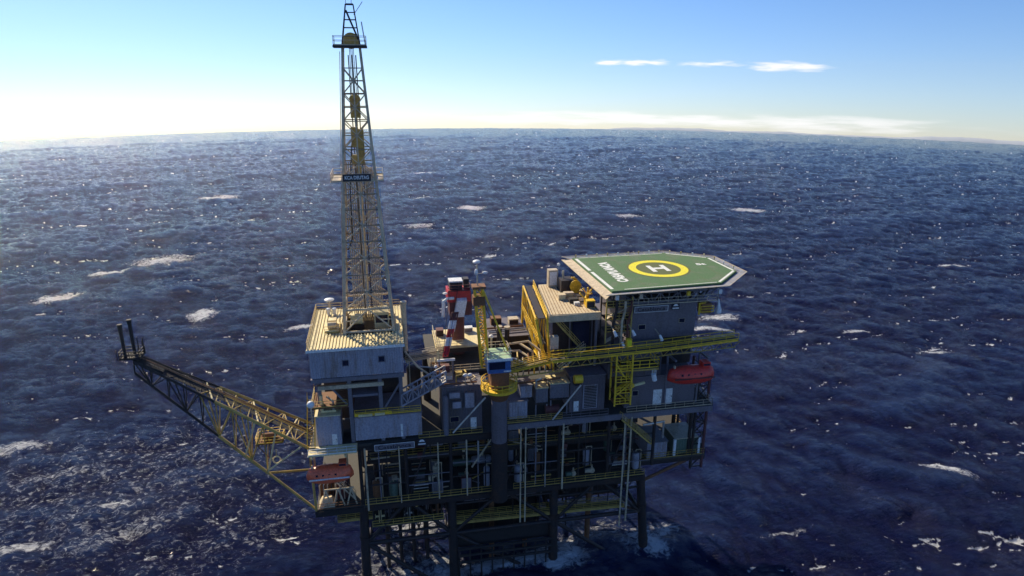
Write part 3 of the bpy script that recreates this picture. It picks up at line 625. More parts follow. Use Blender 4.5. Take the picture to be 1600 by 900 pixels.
# ------------------------------------------------------------------ flare boom
Fb = thing('flare_boom', 'long triangular lattice flare boom reaching out over the sea from the left end', 'flare boom', (-8, 5, 28))
r0 = [V3((-7.8, .8, 29.3)), V3((-7.8, 9.2, 29.0)), V3((-15.3, 4.0, 23.6))]; tip = [V3((-33.4, 5.9, 44.6)), V3((-34.0, 8.2, 45.0)), V3((-33.8, 6.6, 42.4))]
def ch(i, t_):
    if i == 2: t_ = max(0, (t_ - .27) / .73)
    return r0[i].lerp(tip[i], t_)
for i, nm in ((0, 'upper_chord'), (1, 'upper_chord'), (2, 'lower_chord')):
    MB().tube(ch(i, 0), ch(i, .55), .26, n=8).build(nm, 'paleyellow', Fb, smooth=True); MB().tube(ch(i, .55), ch(i, 1), .22, n=8).build(nm, 'soot_shade', Fb, smooth=True)
n = 11
for k, (a, b) in enumerate(((0, 1), (0, 2), (1, 2))):
    A_, B_ = MB(), MB()
    for i in range(n + 1):
        t_ = i / n
        if (a == 2 or b == 2) and t_ < .2: continue
        m_ = A_ if t_ < .55 else B_; m_.tube(ch(a, t_), ch(b, t_), .09, n=6)
        if i < n: m_.tube(ch(a, t_) if i % 2 else ch(b, t_), ch(b, t_ + 1 / n) if i % 2 else ch(a, t_ + 1 / n), .11, n=6)
    A_.build('lattice_bracing', 'paleyellow', Fb); B_.build('lattice_bracing', 'soot_shade', Fb)
MB().tube(r0[2], (-7.6, 0, 18.2), .22).build('root_strut', 'paleyellow', Fb, smooth=True)
MB().tube(r0[2], (-7.6, 12, 18.4), .22).build('root_strut', 'paleyellow', Fb, smooth=True)
MB().tube((-7.9, .8, 29.2), (-7.6, -.2, 18.1), .2).build('root_strut', 'paleyellow', Fb, smooth=True)
for a, b in ((ch(0, .04), r0[2] + V3((.3, 0, .6))), (ch(1, .1), ch(0, .14)), (ch(0, .32), ch(2, .40)), (ch(1, .36), ch(0, .30)), (ch(2, .27), ch(0, .2)), (ch(1, .62), ch(0, .56))):
    MB().tube(a, b, .14, n=8).build('diagonal_brace', 'cream', Fb, smooth=True)  # sunlit braces: the light is put in as the paler cream colour
mb = MB(); c0, c1 = (ch(0, 0) + ch(1, 0)) / 2, (ch(0, 1) + ch(1, 1)) / 2
wa, wb = c0 + V3((0, -.8, 0)), c1 + V3((0, -.3, 0)); mid = wa.lerp(wb, .5)
MB().bar(wa, mid, 1.1, .07).build('walkway_grating', 'concrete', Fb); MB().bar(mid, wb, 1.1, .07).build('walkway_grating', 'soot_shade', Fb)
for s_, m_ in ((-.55, 'paleyellow'), (.55, 'paleyellow')):
    MB().rail([wa + V3((0, s_, 0)), mid + V3((0, s_, 0))], r=.035, kick=False).build('handrail', m_, Fb); MB().rail([mid + V3((0, s_, 0)), wb + V3((0, s_, 0))], r=.035, kick=False).build('handrail', 'soot_shade', Fb)
for o in (.5, 1.0, 1.35): MB().tube(c0 + V3((0, o, .15)), c1 + V3((0, o * .5, .15)), .14, n=7).build('gas_line', 'rust' if o == 1.0 else 'soot_shade', Fb, smooth=True)
MB().box(-35.4, 5.7, 44.95, -32.3, 8.6, 45.1).build('tip_platform', 'soot_shade', Fb)
MB().rail([(-35.3, 5.8, 45.1), (-32.4, 5.8, 45.1), (-32.4, 8.5, 45.1), (-35.3, 8.5, 45.1)], closed=True, r=.06).build('tip_handrail', 'soot_shade', Fb)
for x, y, h in ((-34.7, 6.6, 4.9), (-33.7, 7.8, 5.2)):
    mb = MB(); mb.tube((x, y, 45.1), (x, y, 45.1 + h), .24, .28, n=10); mb.tube((x, y, 45.1 + h), (x, y, 45.7 + h), .36, n=10); mb.build('flare_tip_pipe', 'soot_shade', Fb, smooth=True)
for x, y, h in ((-33.2, 8.3, 2.6), (-32.6, 8.4, 2.0), (-32.1, 7.4, 2.8), (-35.5, 5.6, 1.6)): MB().tube((x, y, 45.1), (x, y, 45.1 + h), .08).build('pilot_burner', 'soot_shade', Fb)
MB().bar((-31.8, 6, 43.9), (-29.5, 6.3, 42.4), 1.4, .5).build('heat_shield', 'soot_shade', Fb)
t = thing('sheave_wheel', 'pale ring-shaped wheel hung at the inner elbow of the flare boom', 'pulley', (-14.2, 4.4, 24.6))
mb = MB(); vs = []; fs = []; k = 20
for i in range(k):
    a = 2 * math.pi * i / k
    for j in range(6): b = 2 * math.pi * j / 6; rr_ = .62 + .13 * math.cos(b); vs.append((-13.6 + rr_ * math.cos(a), 3.6 + .13 * math.sin(b), 26.2 + rr_ * math.sin(a)))
for i in range(k):
    for j in range(6): fs.append((i * 6 + j, ((i + 1) % k) * 6 + j, ((i + 1) % k) * 6 + (j + 1) % 6, i * 6 + (j + 1) % 6))
mb.add(vs, fs); mb.build('wheel_rim', 'cream', t, smooth=True); MB().bar((-13.6, 3.6, 26.8), (-13.6, 3.9, 28.0), .1).build('hanger', 'paleyellow', t)
t = thing('service_platform', 'small rust-brown service cage hung inside the flare boom near the deck', 'platform', (-14.5, 5, 27))
MB().box(-16.6, 3.2, 29.4, -12.2, 6.6, 29.55).build('grating', 'rust', t); MB().rail([(-16.5, 3.3, 29.55), (-12.3, 3.3, 29.55), (-12.3, 6.5, 29.55), (-16.5, 6.5, 29.55)], closed=True).build('handrail', 'yellow', t)
MB().tube((-15.6, 4.9, 30.1), (-13.4, 4.9, 30.1), .5, n=12).build('drum', 'rust', t, smooth=True); MB().bar((-14.4, 3.4, 27.2), (-14.4, 3.4, 29.4), .15).bar((-16.4, 3.4, 29.4), (-14.9, 4.4, 26.2), .15).build('support', 'rust', t)

# ------------------------------------------------------------------ lifeboats
def lifeboat(label, c, L, hull, up_col, k_=1.0):
    t = thing('lifeboat', label, 'lifeboat', c, 'enclosed lifeboats hung from davits'); x0, y0, z0 = c
    def sec(kx, top):
        vs = []
        for i in range(17):
            u = i / 16; x = (u - .5) * L; w = 1.28 * (max(0, 1 - abs(2 * u - 1) ** 2.6)) ** .55 + .02; zk = .55 * abs(2 * u - 1) ** 3
            for j in range(9):
                a = math.pi * j / 8
                if top: y, z = w * .93 * math.cos(a), (1.05 + .05) + (1.25 - .45 * abs(2 * u - 1) ** 2.5) * math.sin(a) ** .75 * (1 if w > .1 else .1)
                else: y, z = w * math.cos(a), 1.08 - (1.08 - zk) * math.sin(a) ** .8
                vs.append((x0 + x, y0 + y, z0 + z))
        fs = [(i * 9 + j, i * 9 + j + 1, (i + 1) * 9 + j + 1, (i + 1) * 9 + j) for i in range(16) for j in range(8)]
        fs += [tuple((i * 9) for i in range(17)) + tuple((i * 9 + 8) for i in range(16, -1, -1))]
        return vs, fs
    MB().add(*sec(0, False)).build('hull', hull, t, smooth=True); MB().add(*sec(0, True)).build('canopy', up_col, t, smooth=True)
    mb = MB(); mb.bar((x0 - L * .42, y0 - 1.22, z0 + 1.1), (x0 + L * .42, y0 - 1.22, z0 + 1.1), .14, .16); mb.build('rubbing_strake', 'white' if hull == 'orange' else 'maroon', t)
    mb = MB(); mb.box(x0 + L * .2, y0 - .55, z0 + 2.2, x0 + L * .36, y0 + .55, z0 + 2.85); cn = mb.build('conning_tower', up_col, t); MB().box(x0 + L * .21, y0 - .58, z0 + 2.42, x0 + L * .35, y0 - .553, z0 + 2.7).build('window', 'glass', cn)
    t.scale = (1, k_, k_)
    for k in (-.36, .36): MB().box(x0 + L * k - .12, y0 - .15, z0 + 2.0, x0 + L * k + .12, y0 + .15, z0 + 2.5).build('lifting_hook', 'galv', t)
    for i in range(4): x = x0 - L * .26 + i * L * .13; MB().box(x - .16, y0 - 1.13, z0 + 1.45, x + .16, y0 - 1.05, z0 + 1.72).build('porthole', 'glass', t)
    return t
lifeboat('orange-red enclosed lifeboat with pale strake at the left end below the main deck', (-4.7, -1.7, 24.5), 7.4, 'orange', 'orange', 1.25)
lifeboat('dark red enclosed lifeboat at the right side below the helideck', (56.3, -2.2, 36.9), 8.6, 'redboat', 'redboat', 1.35)
MB
def davit(label, xs, y0, y1, zb, zt, col):
    t = thing('davit', label, 'davit', ((xs[0] + xs[1]) / 2, y1, zb))
    for x in xs: mb = MB(); mb.bar((x, y1, zb), (x, y1, zt), .3); mb.bar((x, y1, zt), (x, y0, zt + .2), .3, .35); mb.build('davit_arm', col, t); MB().tube((x, y0 + .1, zt + .1), (x, y0 + .1, zt - 1.3), .04, n=5).build('fall_wire', 'dark', t)
    MB().bar((xs[0], y1 - .4, zt + .25), (xs[1], y1 - .4, zt + .25), .3).build('spreader_beam', col, t)
davit('cream davit beams holding the orange-red lifeboat at the left end', (-7.3, -2.1), -1.8, 1.2, 24.0, 28.7, 'cream')
davit('grey davit frame holding the dark red lifeboat at the right side', (53.3, 59.3), -2.4, 1.0, 31.3, 41.0, 'grey')
t = thing('winch_platform', 'white-topped grating platform directly over the orange-red lifeboat', 'platform', (-4, 0, 29.7)); MB().box(-7.8, -2.6, 29.72, -.2, .2, 29.9).build('grating', 'cream', t); MB().rail([(-7.7, -2.5, 29.9), (-.3, -2.5, 29.9)], step=1.4).build('handrail', 'white', t)

# ------------------------------------------------------------------ rooms and machinery, left half
def room(name, label, cat, x0, y0, z0, x1, y1, z1, m, roofm=None, doors=(), wins=(), rib=True, roof_over=.12):
    t = thing(name, label, cat, ((x0 + x1) / 2, (y0 + y1) / 2, z0))
    if rib:
        corrug(x0, x1, y0 + .12, z0, z1, pitch=.5, d=.07).build('wall', m, t); MB().box(x0, y0 + .26, z0, x1, y1, z1 - .01).build('wall', m, t)
    else: MB().box(x0, y0, z0, x1, y1, z1).build('wall', m, t)
    if roofm: MB().box(x0 - roof_over, y0 - roof_over, z1 + .002, x1 + roof_over, y1 + roof_over, z1 + .16).build('roof', roofm, t)
    for (x, w, h) in doors:
        d = MB().box(x, y0 - .05, z0 + .08, x + w, y0 - .012, z0 + h).build('door', 'white' if m != 'white' else 'bluegrey', t); MB().box(x + w - .2, y0 - .12, z0 + h * .45, x + w - .12, y0 - .053, z0 + h * .55).build('handle', 'ink', d)
    for (x, z, w, h) in wins:
        d = MB().box(x - .06, y0 - .05, z - .06, x + w + .06, y0 - .012, z + h + .06).build('window', 'galv', t); MB().box(x, y0 - .075, z, x + w, y0 - .053, z + h).build('pane', 'glass', d)
    return t
room('tank_room', 'small blue-grey room with pale rimmed roof at the left end over the lifeboat', 'room', -6.4, .2, 29.9, -2.6, 5, 35.2, 'bluegrey', 'cream', doors=((-4.1, .8, 2.0),))
t = thing('radome', 'white ball on a short post at the far left corner beside the tank room roof', 'antenna', (-6.9, .2, 35)); MB().tube((-6.9, .2, 34), (-6.9, .2, 37), .09).build('post', 'galv', t); MB().ball((-6.9, .2, 37.5), .62).build('ball', 'white', t, smooth=True)
t = thing('roof_machine', 'cream and green pump set on the tank room roof at the left end', 'machine', (-4.4, 2.5, 35.4)); MB().box(-5.6, 1.2, 35.37, -3.2, 4, 35.7).build('skid', 'cream', t); MB().tube((-5.3, 2.4, 36.2), (-3.8, 2.4, 36.2), .5, n=12).build('motor', 'darkgreen', t, smooth=True); MB().tube((-5.4, 1.4, 35.7), (-5.4, 1.4, 38.4), .28).build('vent_pipe', 'cream', t, smooth=True); MB().path([(-3.6, 1.4, 35.7), (-3.6, 1.4, 37.2), (-4.6, 2.4, 37.6)], .18).build('bent_pipe', 'pipe', t, smooth=True)
room('store_module', 'long blue-grey ribbed module under the derrick building with yellow railed roof', 'module', -.4, .3, 30.2, 10.4, 8, 34.4, 'bluegrey', 'grey', doors=((6.9, .35, 2.4),))
w = thing('roof_railing', 'yellow kickboard and railing along the roof of the long ribbed module', 'railing', (5, .5, 34.5)); MB().rail([(-.3, .4, 34.57), (10.3, .4, 34.57)], mids=(.3, .6)).build('handrail', 'yellow', w); MB().box(-.3, .28, 34.57, 5.6, .36, 35.1).build('kickboard', 'yellow', w)
for i, (x, l) in enumerate(((.3, 2.2), (2.9, 1.6))):
    tag(MB().box(x, .0, 34.62, x + l, .26, 35.0).build('life_raft_canister' if 0 else 'storage_trough', 'cream'), ['longer', 'shorter'][i] + ' cream trough clipped to the yellow roof railing of the ribbed module', 'trough')
# pipe ramp beside the derrick building
t = thing('pipe_ramp', 'grey lattice ramp sloping up from the ribbed module to the upper deck', 'ramp', (7.3, .2, 36))
for y in (-.1, 2.0): MB().truss(((7.3, y, 36.0), (14.6, y, 39.8)), ((7.3, y, 38.0), (14.6, y, 41.6)), True, 8, .08, .14).build('side_truss', 'bluegrey', t)
MB().bar((7.3, .95, 36.1), (14.6, .95, 39.9), 1.9, .1).build('ramp_floor', 'grey', t); MB().bar((7.3, .95, 29.7), (7.3, .95, 36), .3).build('post', 'grey', t)
# dark stacks / pipes right of the building
for i, (x, y, r_, h, lab) in enumerate(((9.8, 12, .9, 7.5, 'wide dark round tank with domed top right behind the derrick building'), (12.2, 14, .5, 9.5, 'slim dark upright tank standing behind the wide domed one'))):
    t = thing('storage_tank', lab, 'tank', (x, y, 29.7)); mb = MB(); mb.tube((x, y, 29.7), (x, y, 29.7 + h), r_ * 1.4, n=18); mb.ball((x, y, 29.7 + h), r_ * 1.4, n=18, sc=(1, 1, .45)); mb.build('tank_shell', 'dark', t, smooth=True); MB().annulus((x, y), r_ * 1.4, r_ * 1.4 + .06, 29.7 + h * .5, 29.9 + h * .5, n=20).build('hoop', 'galv', t)

def pipe_thing(label, pts, r_, m, name='pipe_run', cat='pipe', group=None):
    o = MB().path(pts, r_).build(name, m, smooth=True, loc=pts[0]); return tag(o, label, cat, group)
PIPES = [
    ('dark hose bundle drooping from the drill floor towards the red-brown gear', [(8.3, 6, 43.0), (10.2, 5, 40.5), (12.5, 4, 39.0), (14.4, 3.4, 38.9)], .16, 'galv'),
    ('beige pipe sagging beside the hose bundle right of the derrick building', [(8.3, 7.5, 42.2), (10.5, 7, 39.6), (14.4, 6.3, 39.2)], .14, 'pipe'),
    ('rear beige pipe of the bent group right of the blue cab', [(25.0, 9, 41.6), (28.4, 9, 41.8), (30.3, 6, 41.2), (30.3, 6, 38.7)], .22, 'timber'),
    ('middle beige pipe of the bent group right of the blue cab', [(24.8, 6.5, 41.4), (28.0, 6.5, 41.4), (29.4, 4.2, 40.9), (29.4, 4.2, 38.7)], .2, 'timber'),
    ('front beige pipe of the bent group right of the blue cab', [(25.2, 4.4, 41.3), (26.8, 4.0, 41.0), (28.4, 2.4, 40.6), (31.4, 2.4, 40.6)], .18, 'pipe'),
    ('straight yellow-brown line running along the front of the upper deck', [(24.8, .9, 39.0), (34.5, .9, 39.6)], .14, 'paleyellow'),
    ('rust-brown header pipe just under the front edge of the upper deck', [(24.8, .7, 37.9), (34.0, .7, 38.3)], .2, 'rust'),
    ('pale elbow pipe dropping in front of the white containers right of the pedestal', [(29.6, .0, 37.2), (29.6, .0, 38.6), (30.6, .6, 38.6)], .17, 'pipe'),
    ('pale curved pipe over the cabins below the red lifeboat', [(49.3, .3, 28.0), (53.2, .3, 28.3), (53.2, .3, 25.0)], .2, 'pipe'),
    ('long pale diagonal prop running down left of the crane pedestal', [(20.9, -.7, 36.6), (15.4, -.7, 30.6)], .17, 'pipe'),
    ('long pale diagonal prop running down right of the crane pedestal', [(37.2, -.7, 37.4), (32.4, -.7, 31.3)], .16, 'pipe'),
    ('grey diagonal prop in the dark bay just left of the pedestal foot', [(22.0, .4, 28.0), (18.6, .4, 23.0)], .17, 'galv'),
]
for l, p, r_, m in PIPES: pipe_thing(l, p, r_, m)

# cargo of modules on the main deck, left of the pedestal
room('control_module', 'tall grey module between the pipe ramp and the crane pedestal', 'module', 13.9, 1.2, 29.9, 20.6, 9, 38.0, 'steelwall', 'grey', wins=((15.2, 31.6, 1.4, .9),), doors=((18.6, 1.0, 2.2),))
for l, x, z, w_, h in (('wide pale panel box high on the grey module beside the ramp', 15.0, 36.2, 1.9, 1.1), ('square pale panel box low on the grey module beside the ramp', 15.5, 34.3, 1.6, 1.3), ('tall pale panel box on the grey module nearest the pedestal', 17.6, 34.2, 1.7, 2.9)):
    t = thing('equipment_cabinet', l, 'cabinet', (x, .8, z)); MB().box(x, .6, z, x + w_, 1.1, z + h).build('cabinet_body', 'grey', t); MB().box(x + .12, .56, z + .12, x + w_ - .12, .597, z + h - .12).build('cabinet_door', 'bluegrey', t)
t = thing('pressure_vessel', 'upright grey vessel with domed head in front of the grey module near the ramp', 'vessel', (14.4, .6, 29.9)); mb = MB(); mb.tube((14.4, .2, 29.9), (14.4, .2, 36.6), .45, n=14); mb.ball((14.4, .2, 36.6), .45); mb.build('shell', 'grey', t, smooth=True)
for i, (x, lab) in enumerate(((16.2, 'left'), (17.0, 'right'))):
    t = thing('floodlight', lab + ' white floodlight of the pair below the beige upper platform', 'floodlight', (x + 1.4, 2, 38.6)); MB().ball((x + 1.6, .6, 40.3), .36, sc=(1.2, .8, .8)).build('lamp_head', 'white', t, smooth=True); MB().bar((x + 1.6, .8, 38.6), (x + 1.6, .8, 40.1), .1).build('post', 'galv', t)

# ------------------------------------------------------------------ right of the pedestal
room('deck_container', 'pale blue-grey container with vertical ribs just right of the crane pedestal', 'container', 25.2, .6, 31.3, 28.3, 5, 34.6, 'bluegrey', 'grey')
room('deck_container', 'small pale container sitting above the ribbed one right of the crane pedestal', 'container', 27.2, 1.2, 34.9, 29.2, 5, 37.1, 'bluegrey', 'grey')
room('deck_container', 'cream-topped square container second in the row right of the pedestal', 'container', 29.8, .8, 33.9, 31.9, 4, 36.6, 'grey', 'cream')
room('deck_container', 'wide cream-topped container third in the row right of the pedestal', 'container', 32.3, .8, 34.5, 35.6, 4, 37.2, 'grey', 'cream')
t = thing('container_stand', 'dark frame carrying the two cream-topped containers', 'frame', (32.5, 2, 31.2))
for x in (29.9, 31.8, 32.5, 35.4): MB().bar((x, 1.2, 31.2), (x, 1.2, 34.4 if x > 32 else 33.8), .22).build('post', 'grey', t)
MB().bar((29.8, 1, 33.7), (32, 1, 33.7), .25).bar((32.3, 1, 34.3), (35.6, 1, 34.3), .25).build('beam', 'dark', t)
t = thing('chemical_tank', 'dark red tank on legs behind the lower diagonal prop right of the pedestal', 'tank', (32.6, 1.3, 31.2)); MB().tube((31.6, 1.3, 32.3), (34.0, 1.3, 32.3), .75, n=16).build('tank_shell', 'maroon', t, smooth=True); MB().box(31.8, .9, 31.2, 32.1, 1.7, 31.7).box(33.5, .9, 31.2, 33.8, 1.7, 31.7).build('saddle', 'dark', t)
room('power_module', 'large weathered grey module with a dark doorway under the sandy laydown deck', 'module', 35.9, 1.2, 31.3, 42.2, 18, 38.0, 'steelwall', 'grey', doors=((36.6, .9, 2.1),))
t = thing('vent_louvre', 'dark framed louvre opening in the weathered grey module', 'louvre', (39, 1.1, 32)); MB().box(38.2, 1.04, 31.9, 40.8, 1.18, 36.4).build('frame', 'bluegrey', t)
mb = MB()
for i in range(14): z = 32.1 + i * .3; mb.box(38.4, .95, z, 40.6, 1.035, z + .16)
mb.build('slats', 'dark', t)
t = thing('hose_reel', 'pale yellow reel on a bracket in front of the weathered grey module', 'reel', (36.8, .2, 37.6)); MB().tube((36.2, .0, 38.2), (37.6, .0, 38.2), .75, n=14).build('drum', 'yellow', t, smooth=True); MB().box(36.3, -.1, 37.0, 37.5, 1.1, 37.4).build('bracket', 'dark', t)
mb = thing('upper_housing', 'dark steel housing directly under the sandy laydown deck', 'module', (37, 8, 38.6)); MB().box(33.2, 5.5, 38.65, 41.5, 17, 48.0).build('wall', 'dark', mb); MB().box(33.0, 5.4, 38.7, 33.25, 5.6, 48).box(36.6, 5.25, 38.7, 36.8, 5.48, 48).box(40.6, 5.25, 38.7, 40.8, 5.48, 48).build('frame', 'grey', mb); MB().box(37.2, 5.3, 42, 40.2, 5.47, 46.5).build('opening_shade_panel', 'glass', mb)  # solid dark panel painted as the shade inside an opening
MB().box(33.2, 5.0, 47.0, 41.4, 5.42, 47.8).build('lintel', 'galv', mb)

# ------------------------------------------------------------------ laydown deck
L = thing('laydown_deck', 'sandy planked laydown deck left of the green helideck', 'deck platform', (37, 11, 48.2))
MB().prism([(32.4, 3.2), (41.4, 3.0), (41.8, 19.5), (34.4, 19.8)], 48.35, 48.9).build('deck_plate', 'timber', L)
mb = MB()
for i in range(15): x = 33.0 + i * .58; mb.bar((x, 3.3, 48.93), (x + (1.8 - i * .1), 19.3, 48.93), .05, .06)
mb.build('plank_seams', 'rust', L)
mb = MB(); mb.box(32.3, 2.9, 47.6, 41.4, 3.15, 48.8); mb.box(32.3, 2.86, 48.2, 41.4, 2.895, 48.5); mb.build('edge_beam', 'timber', L)
for x, y in ((33, 4), (41, 4), (34.8, 19), (41, 19)): MB().box(x - .2, y - .2, 38.6, x + .2, y + .2, 48.34).build('post', 'grey', L)
Y_ = thing('escape_walkway', 'bright yellow two-level lattice walkway on the left flank of the laydown deck', 'walkway', (31, 10, 39))
p0t, p1t, p0b, p1b = V3((31.9, 2.6, 48.6)), V3((33.4, 19.8, 48.8)), V3((32.6, 2.6, 39.4)), V3((31.9, 18.6, 40.2))
q = V3((-1.9, 0, 0))
for d in (V3((0, 0, 0)), q):
    MB().truss((p0t + d, p1t + d), (p0b + d * .4, p1b + d * .5), True, 4, .09, .16).build('lattice_side', 'yellow', Y_)
    if d.x == 0: MB().rail([p0t + d, p1t + d], step=1.8, r=.045, mids=(.5,), kick=False).build('handrail', 'yellow', Y_)
m0, m1 = p0t.lerp(p0b, .5), p1t.lerp(p1b, .5)
MB().bar(p0t + q / 2, p1t + q / 2, 1.2, .08).build('upper_grating', 'dark', Y_); MB().bar(m0 + q * .45, m1 + q * .45, .8, .08).build('lower_grating', 'dark', Y_)
MB().rail([m0 + q * .85, m1 + q * .85], step=1.8, r=.045, mids=(.5,)).build('handrail', 'yellow', Y_)
for i in range(4):
    a = p0t.lerp(p1t, i / 4) + q; b = p0t.lerp(p1t, (i + 1) / 4) + q; bb = p0b.lerp(p1b, i / 4) + q * .4; MB().bar(bb, b, .2).build('diagonal_strut', 'yellow', Y_)
MB().bar(p1t + q * 1.0, p1b + q * .5, .35).build('corner_post', 'yellow', Y_); MB().bar(p0t + q, p0b + q * .4, .4).build('corner_post', 'yellow', Y_); MB().bar(p0t, p0b, .3).build('corner_post', 'yellow', Y_)
stair('escape_stair', 'yellow stair dropping from the yellow lattice walkway to the pipe deck', (31.3, 15.5, 44.4), (31.9, 4.0, 39.3), 1.1, 'yellow')
# things standing on the laydown deck
t = thing('vent_cabinet', 'tall pale grey cabinet at the rear left of the laydown deck', 'cabinet', (36.4, 18.6, 48.9)); MB().box(35.9, 17.8, 48.9, 37.7, 19.2, 52.2).build('cabinet_body', 'galv', t); MB().box(36.1, 17.74, 49.3, 37.5, 17.79, 51.9).build('door', 'white', t)
t = thing('diesel_generator', 'black boxy generator with exhaust behind the crates on the laydown deck', 'generator', (38, 15.5, 48.9)); MB().box(37.4, 14.2, 49.1, 39.8, 17, 51.2).build('housing', 'dark', t); MB().box(37.3, 14.1, 48.9, 39.9, 17.1, 49.1).build('skid', 'soot_shade', t); MB().tube((38.2, 16, 51.2), (38.2, 16, 52.6), .18).build('exhaust_pipe', 'galv', t); MB().ball((37.7, 17.5, 53.4), .3).build('lamp_head', 'white', t)
MB
t = thing('cable_reel', 'yellow cable reel beside the black generator on the laydown deck', 'reel', (40.3, 15, 48.9)); MB().tube((40.0, 13.8, 50.2), (40.0, 15.6, 50.2), .45, n=12).build('drum', 'timber', t, smooth=True); MB().tube((40.0, 13.7, 50.2), (40.0, 13.85, 50.2), 1.1, n=18).build('flange', 'yellow', t); MB().tube((40.0, 15.55, 50.2), (40.0, 15.7, 50.2), 1.1, n=18).build('flange', 'yellow', t); MB().box(39.2, 13.6, 48.9, 40.8, 15.8, 49.2).build('cradle', 'yellow', t)
def crate(label, x, y, z, w_, d_, h, m, m2='ink', rz=0.0, name='crate', cat='crate'):
    t = thing(name, label, cat, (x, y, z)); MB().box(x, y, z, x + w_, y + d_, z + h).build('crate_body', m, t)
    MB().box(x - .03, y - .03, z + h + .002, x + w_ + .03, y + d_ + .03, z + h + .07).build('lid', m, t); MB().box(x + .1, y - .04, z + .1, x + w_ - .1, y - .012, z + h - .15).build('side_panel', m2, t); t.rotation_euler.z = 0; return t
crate('pale square crate at the left end of the crate row on the laydown deck', 35.9, 10.2, 48.9, 1.3, 1.3, .9, 'timber', 'cream')
crate('pale pinkish crate lying beside the black generator on the laydown deck', 37.3, 11.4, 48.9, 1.7, 1.0, .8, 'netp', 'cream')
crate('low black tool box in the middle of the laydown deck', 37.4, 8.2, 48.9, 1.6, 1.1, .7, 'soot_shade', 'dark')
crate('black box with white lid beside the yellow frames on the laydown deck', 39.0, 8.8, 48.9, 1.2, 1.1, 1.0, 'dark', 'white')
crate('yellow-edged black box at the front right of the laydown deck', 39.6, 5.4, 48.9, 1.5, 1.1, 1.2, 'yellow', 'ink')
crate('small white chest by the front edge of the laydown deck', 37.9, 6.9, 48.9, .9, .6, .5, 'white', 'timber')
t = thing('valve_manifold', 'spiky bright yellow pipe manifold at the right edge of the laydown deck', 'manifold', (41, 8.5, 48.9)); rr = random.Random(9)
MB().tube((39.9, 7.2, 49.8), (41.5, 10.6, 49.8), .3, n=10).build('header', 'yellow', t, smooth=True)
for i in range(7):
    a = rr.uniform(0, 6.28); c = V3((39.9 + 1.5 * i / 6, 7.3 + 3.2 * i / 6, 49.9)); e = c + V3((math.cos(a) * .9, math.sin(a) * .9, rr.uniform(.5, 1.7))); MB().tube(c, e, .11).ball(e, .2).build('valve_stem', 'yellow', t, smooth=True)
MB().box(39.7, 7, 48.9, 40, 7.3, 49.8).box(41.3, 10.4, 48.9, 41.6, 10.7, 49.8).build('leg_frame', 'yellow', t)
t = thing('gas_rack', 'rack of upright pale gas bottles near the rear right of the laydown deck', 'rack', (39.9, 18, 48.9))
for i in range(5): x = 39.2 + i * .45; MB().tube((x, 18.2, 48.95), (x, 18.2, 50.5), .18).ball((x, 18.2, 50.5), .18).build('bottle', 'yellow' if i % 2 else 'cream', t, smooth=True)
MB().rail([(39, 17.9, 48.9), (41.3, 17.9, 48.9)], r=.04).build('rack_frame', 'yellow', t)

# ------------------------------------------------------------------ helideck
HZ = 53.0
Hd = thing('helideck', 'green eight-sided helicopter deck with yellow ring and white H', 'helideck', (55, 12, 50))
G = [(41.9, 22.9), (42.7, 1.6), (62.9, 2.7), (69.2, 9.0), (68.5, 18.6), (61.2, 23.4)]
cen = V3((55.5, 12.3, 0))
def off(poly, d):
    out_ = []; n = len(poly)
    for i in range(n):
        a, b, c = (V3((*poly[(i + k) % n], 0)) for k in (-1, 0, 1)); e1 = (b - a).normalized(); e2 = (c - b).normalized(); n1 = V3((e1.y, -e1.x, 0)); n2 = V3((e2.y, -e2.x, 0)); m_ = (n1 + n2).normalized(); k = d / max(.3, m_.dot(n1)); out_.append((b.x + m_.x * k, b.y + m_.y * k))
    return out_
MB().prism(G, HZ - .45, HZ).build('landing_deck', 'green', Hd)
sk = off(G, .02); mb = MB(); mb.prism(off(G, -.2), HZ - 1.0, HZ - .46); mb.build('deck_frame', 'dark', Hd)
def strip(pa, pb, w_, z, m, name, z1=.012):
    a, b = V3((*pa, z)), V3((*pb, z)); n = V3((-(b - a).y, (b - a).x, 0)).normalized() * w_ / 2
    vs = [a - n, b - n, b + n, a + n]; vs = vs + [v + V3((0, 0, z1)) for v in vs]
    return MB().add(vs, [(3, 2, 1, 0), (4, 5, 6, 7), (0, 1, 5, 4), (1, 2, 6, 5), (2, 3, 7, 6), (3, 0, 4, 7)]).build(name, m, Hd)
I_ = off(G, -.45); LW = .42
def lerp2(a, b, t_): return (a[0] + (b[0] - a[0]) * t_, a[1] + (b[1] - a[1]) * t_)
for i in range(6):
    a, b = I_[i], I_[(i + 1) % 6]
    if i in (0,):
        strip(lerp2(a, b, .02), lerp2(a, b, .42), LW * 1.4, HZ + .004, 'line', 'edge_marking'); strip(lerp2(a, b, .47), lerp2(a, b, .97), LW * 1.4, HZ + .004, 'line', 'edge_marking')
    elif i == 3: strip(lerp2(a, b, .02), lerp2(a, b, .97), LW, HZ + .004, 'line', 'edge_marking')
    elif i == 4: strip(lerp2(a, b, .03), lerp2(a, b, .97), LW * .8, HZ + .004, 'line', 'edge_marking')
    elif i == 5: strip(lerp2(a, b, .03), lerp2(a, b, .97), LW * .5, HZ + .004, 'line', 'edge_marking')
    elif i == 1: strip(lerp2(a, b, .10), lerp2(a, b, .98), LW * .45, HZ + .004, 'line', 'edge_marking')
    else: strip(lerp2(a, b, .02), lerp2(a, b, .98), LW, HZ + .004, 'line', 'edge_marking')
for i in range(6): strip((45.4 + i * 3.9, 2.9 + (i > 4) * 1.2), (45.4 + i * 3.9, 22.2 - (i > 4) * 1.5), .07, HZ + .001, 'olive', 'deck_joint', .002)
rc = (55.6, 13.0)
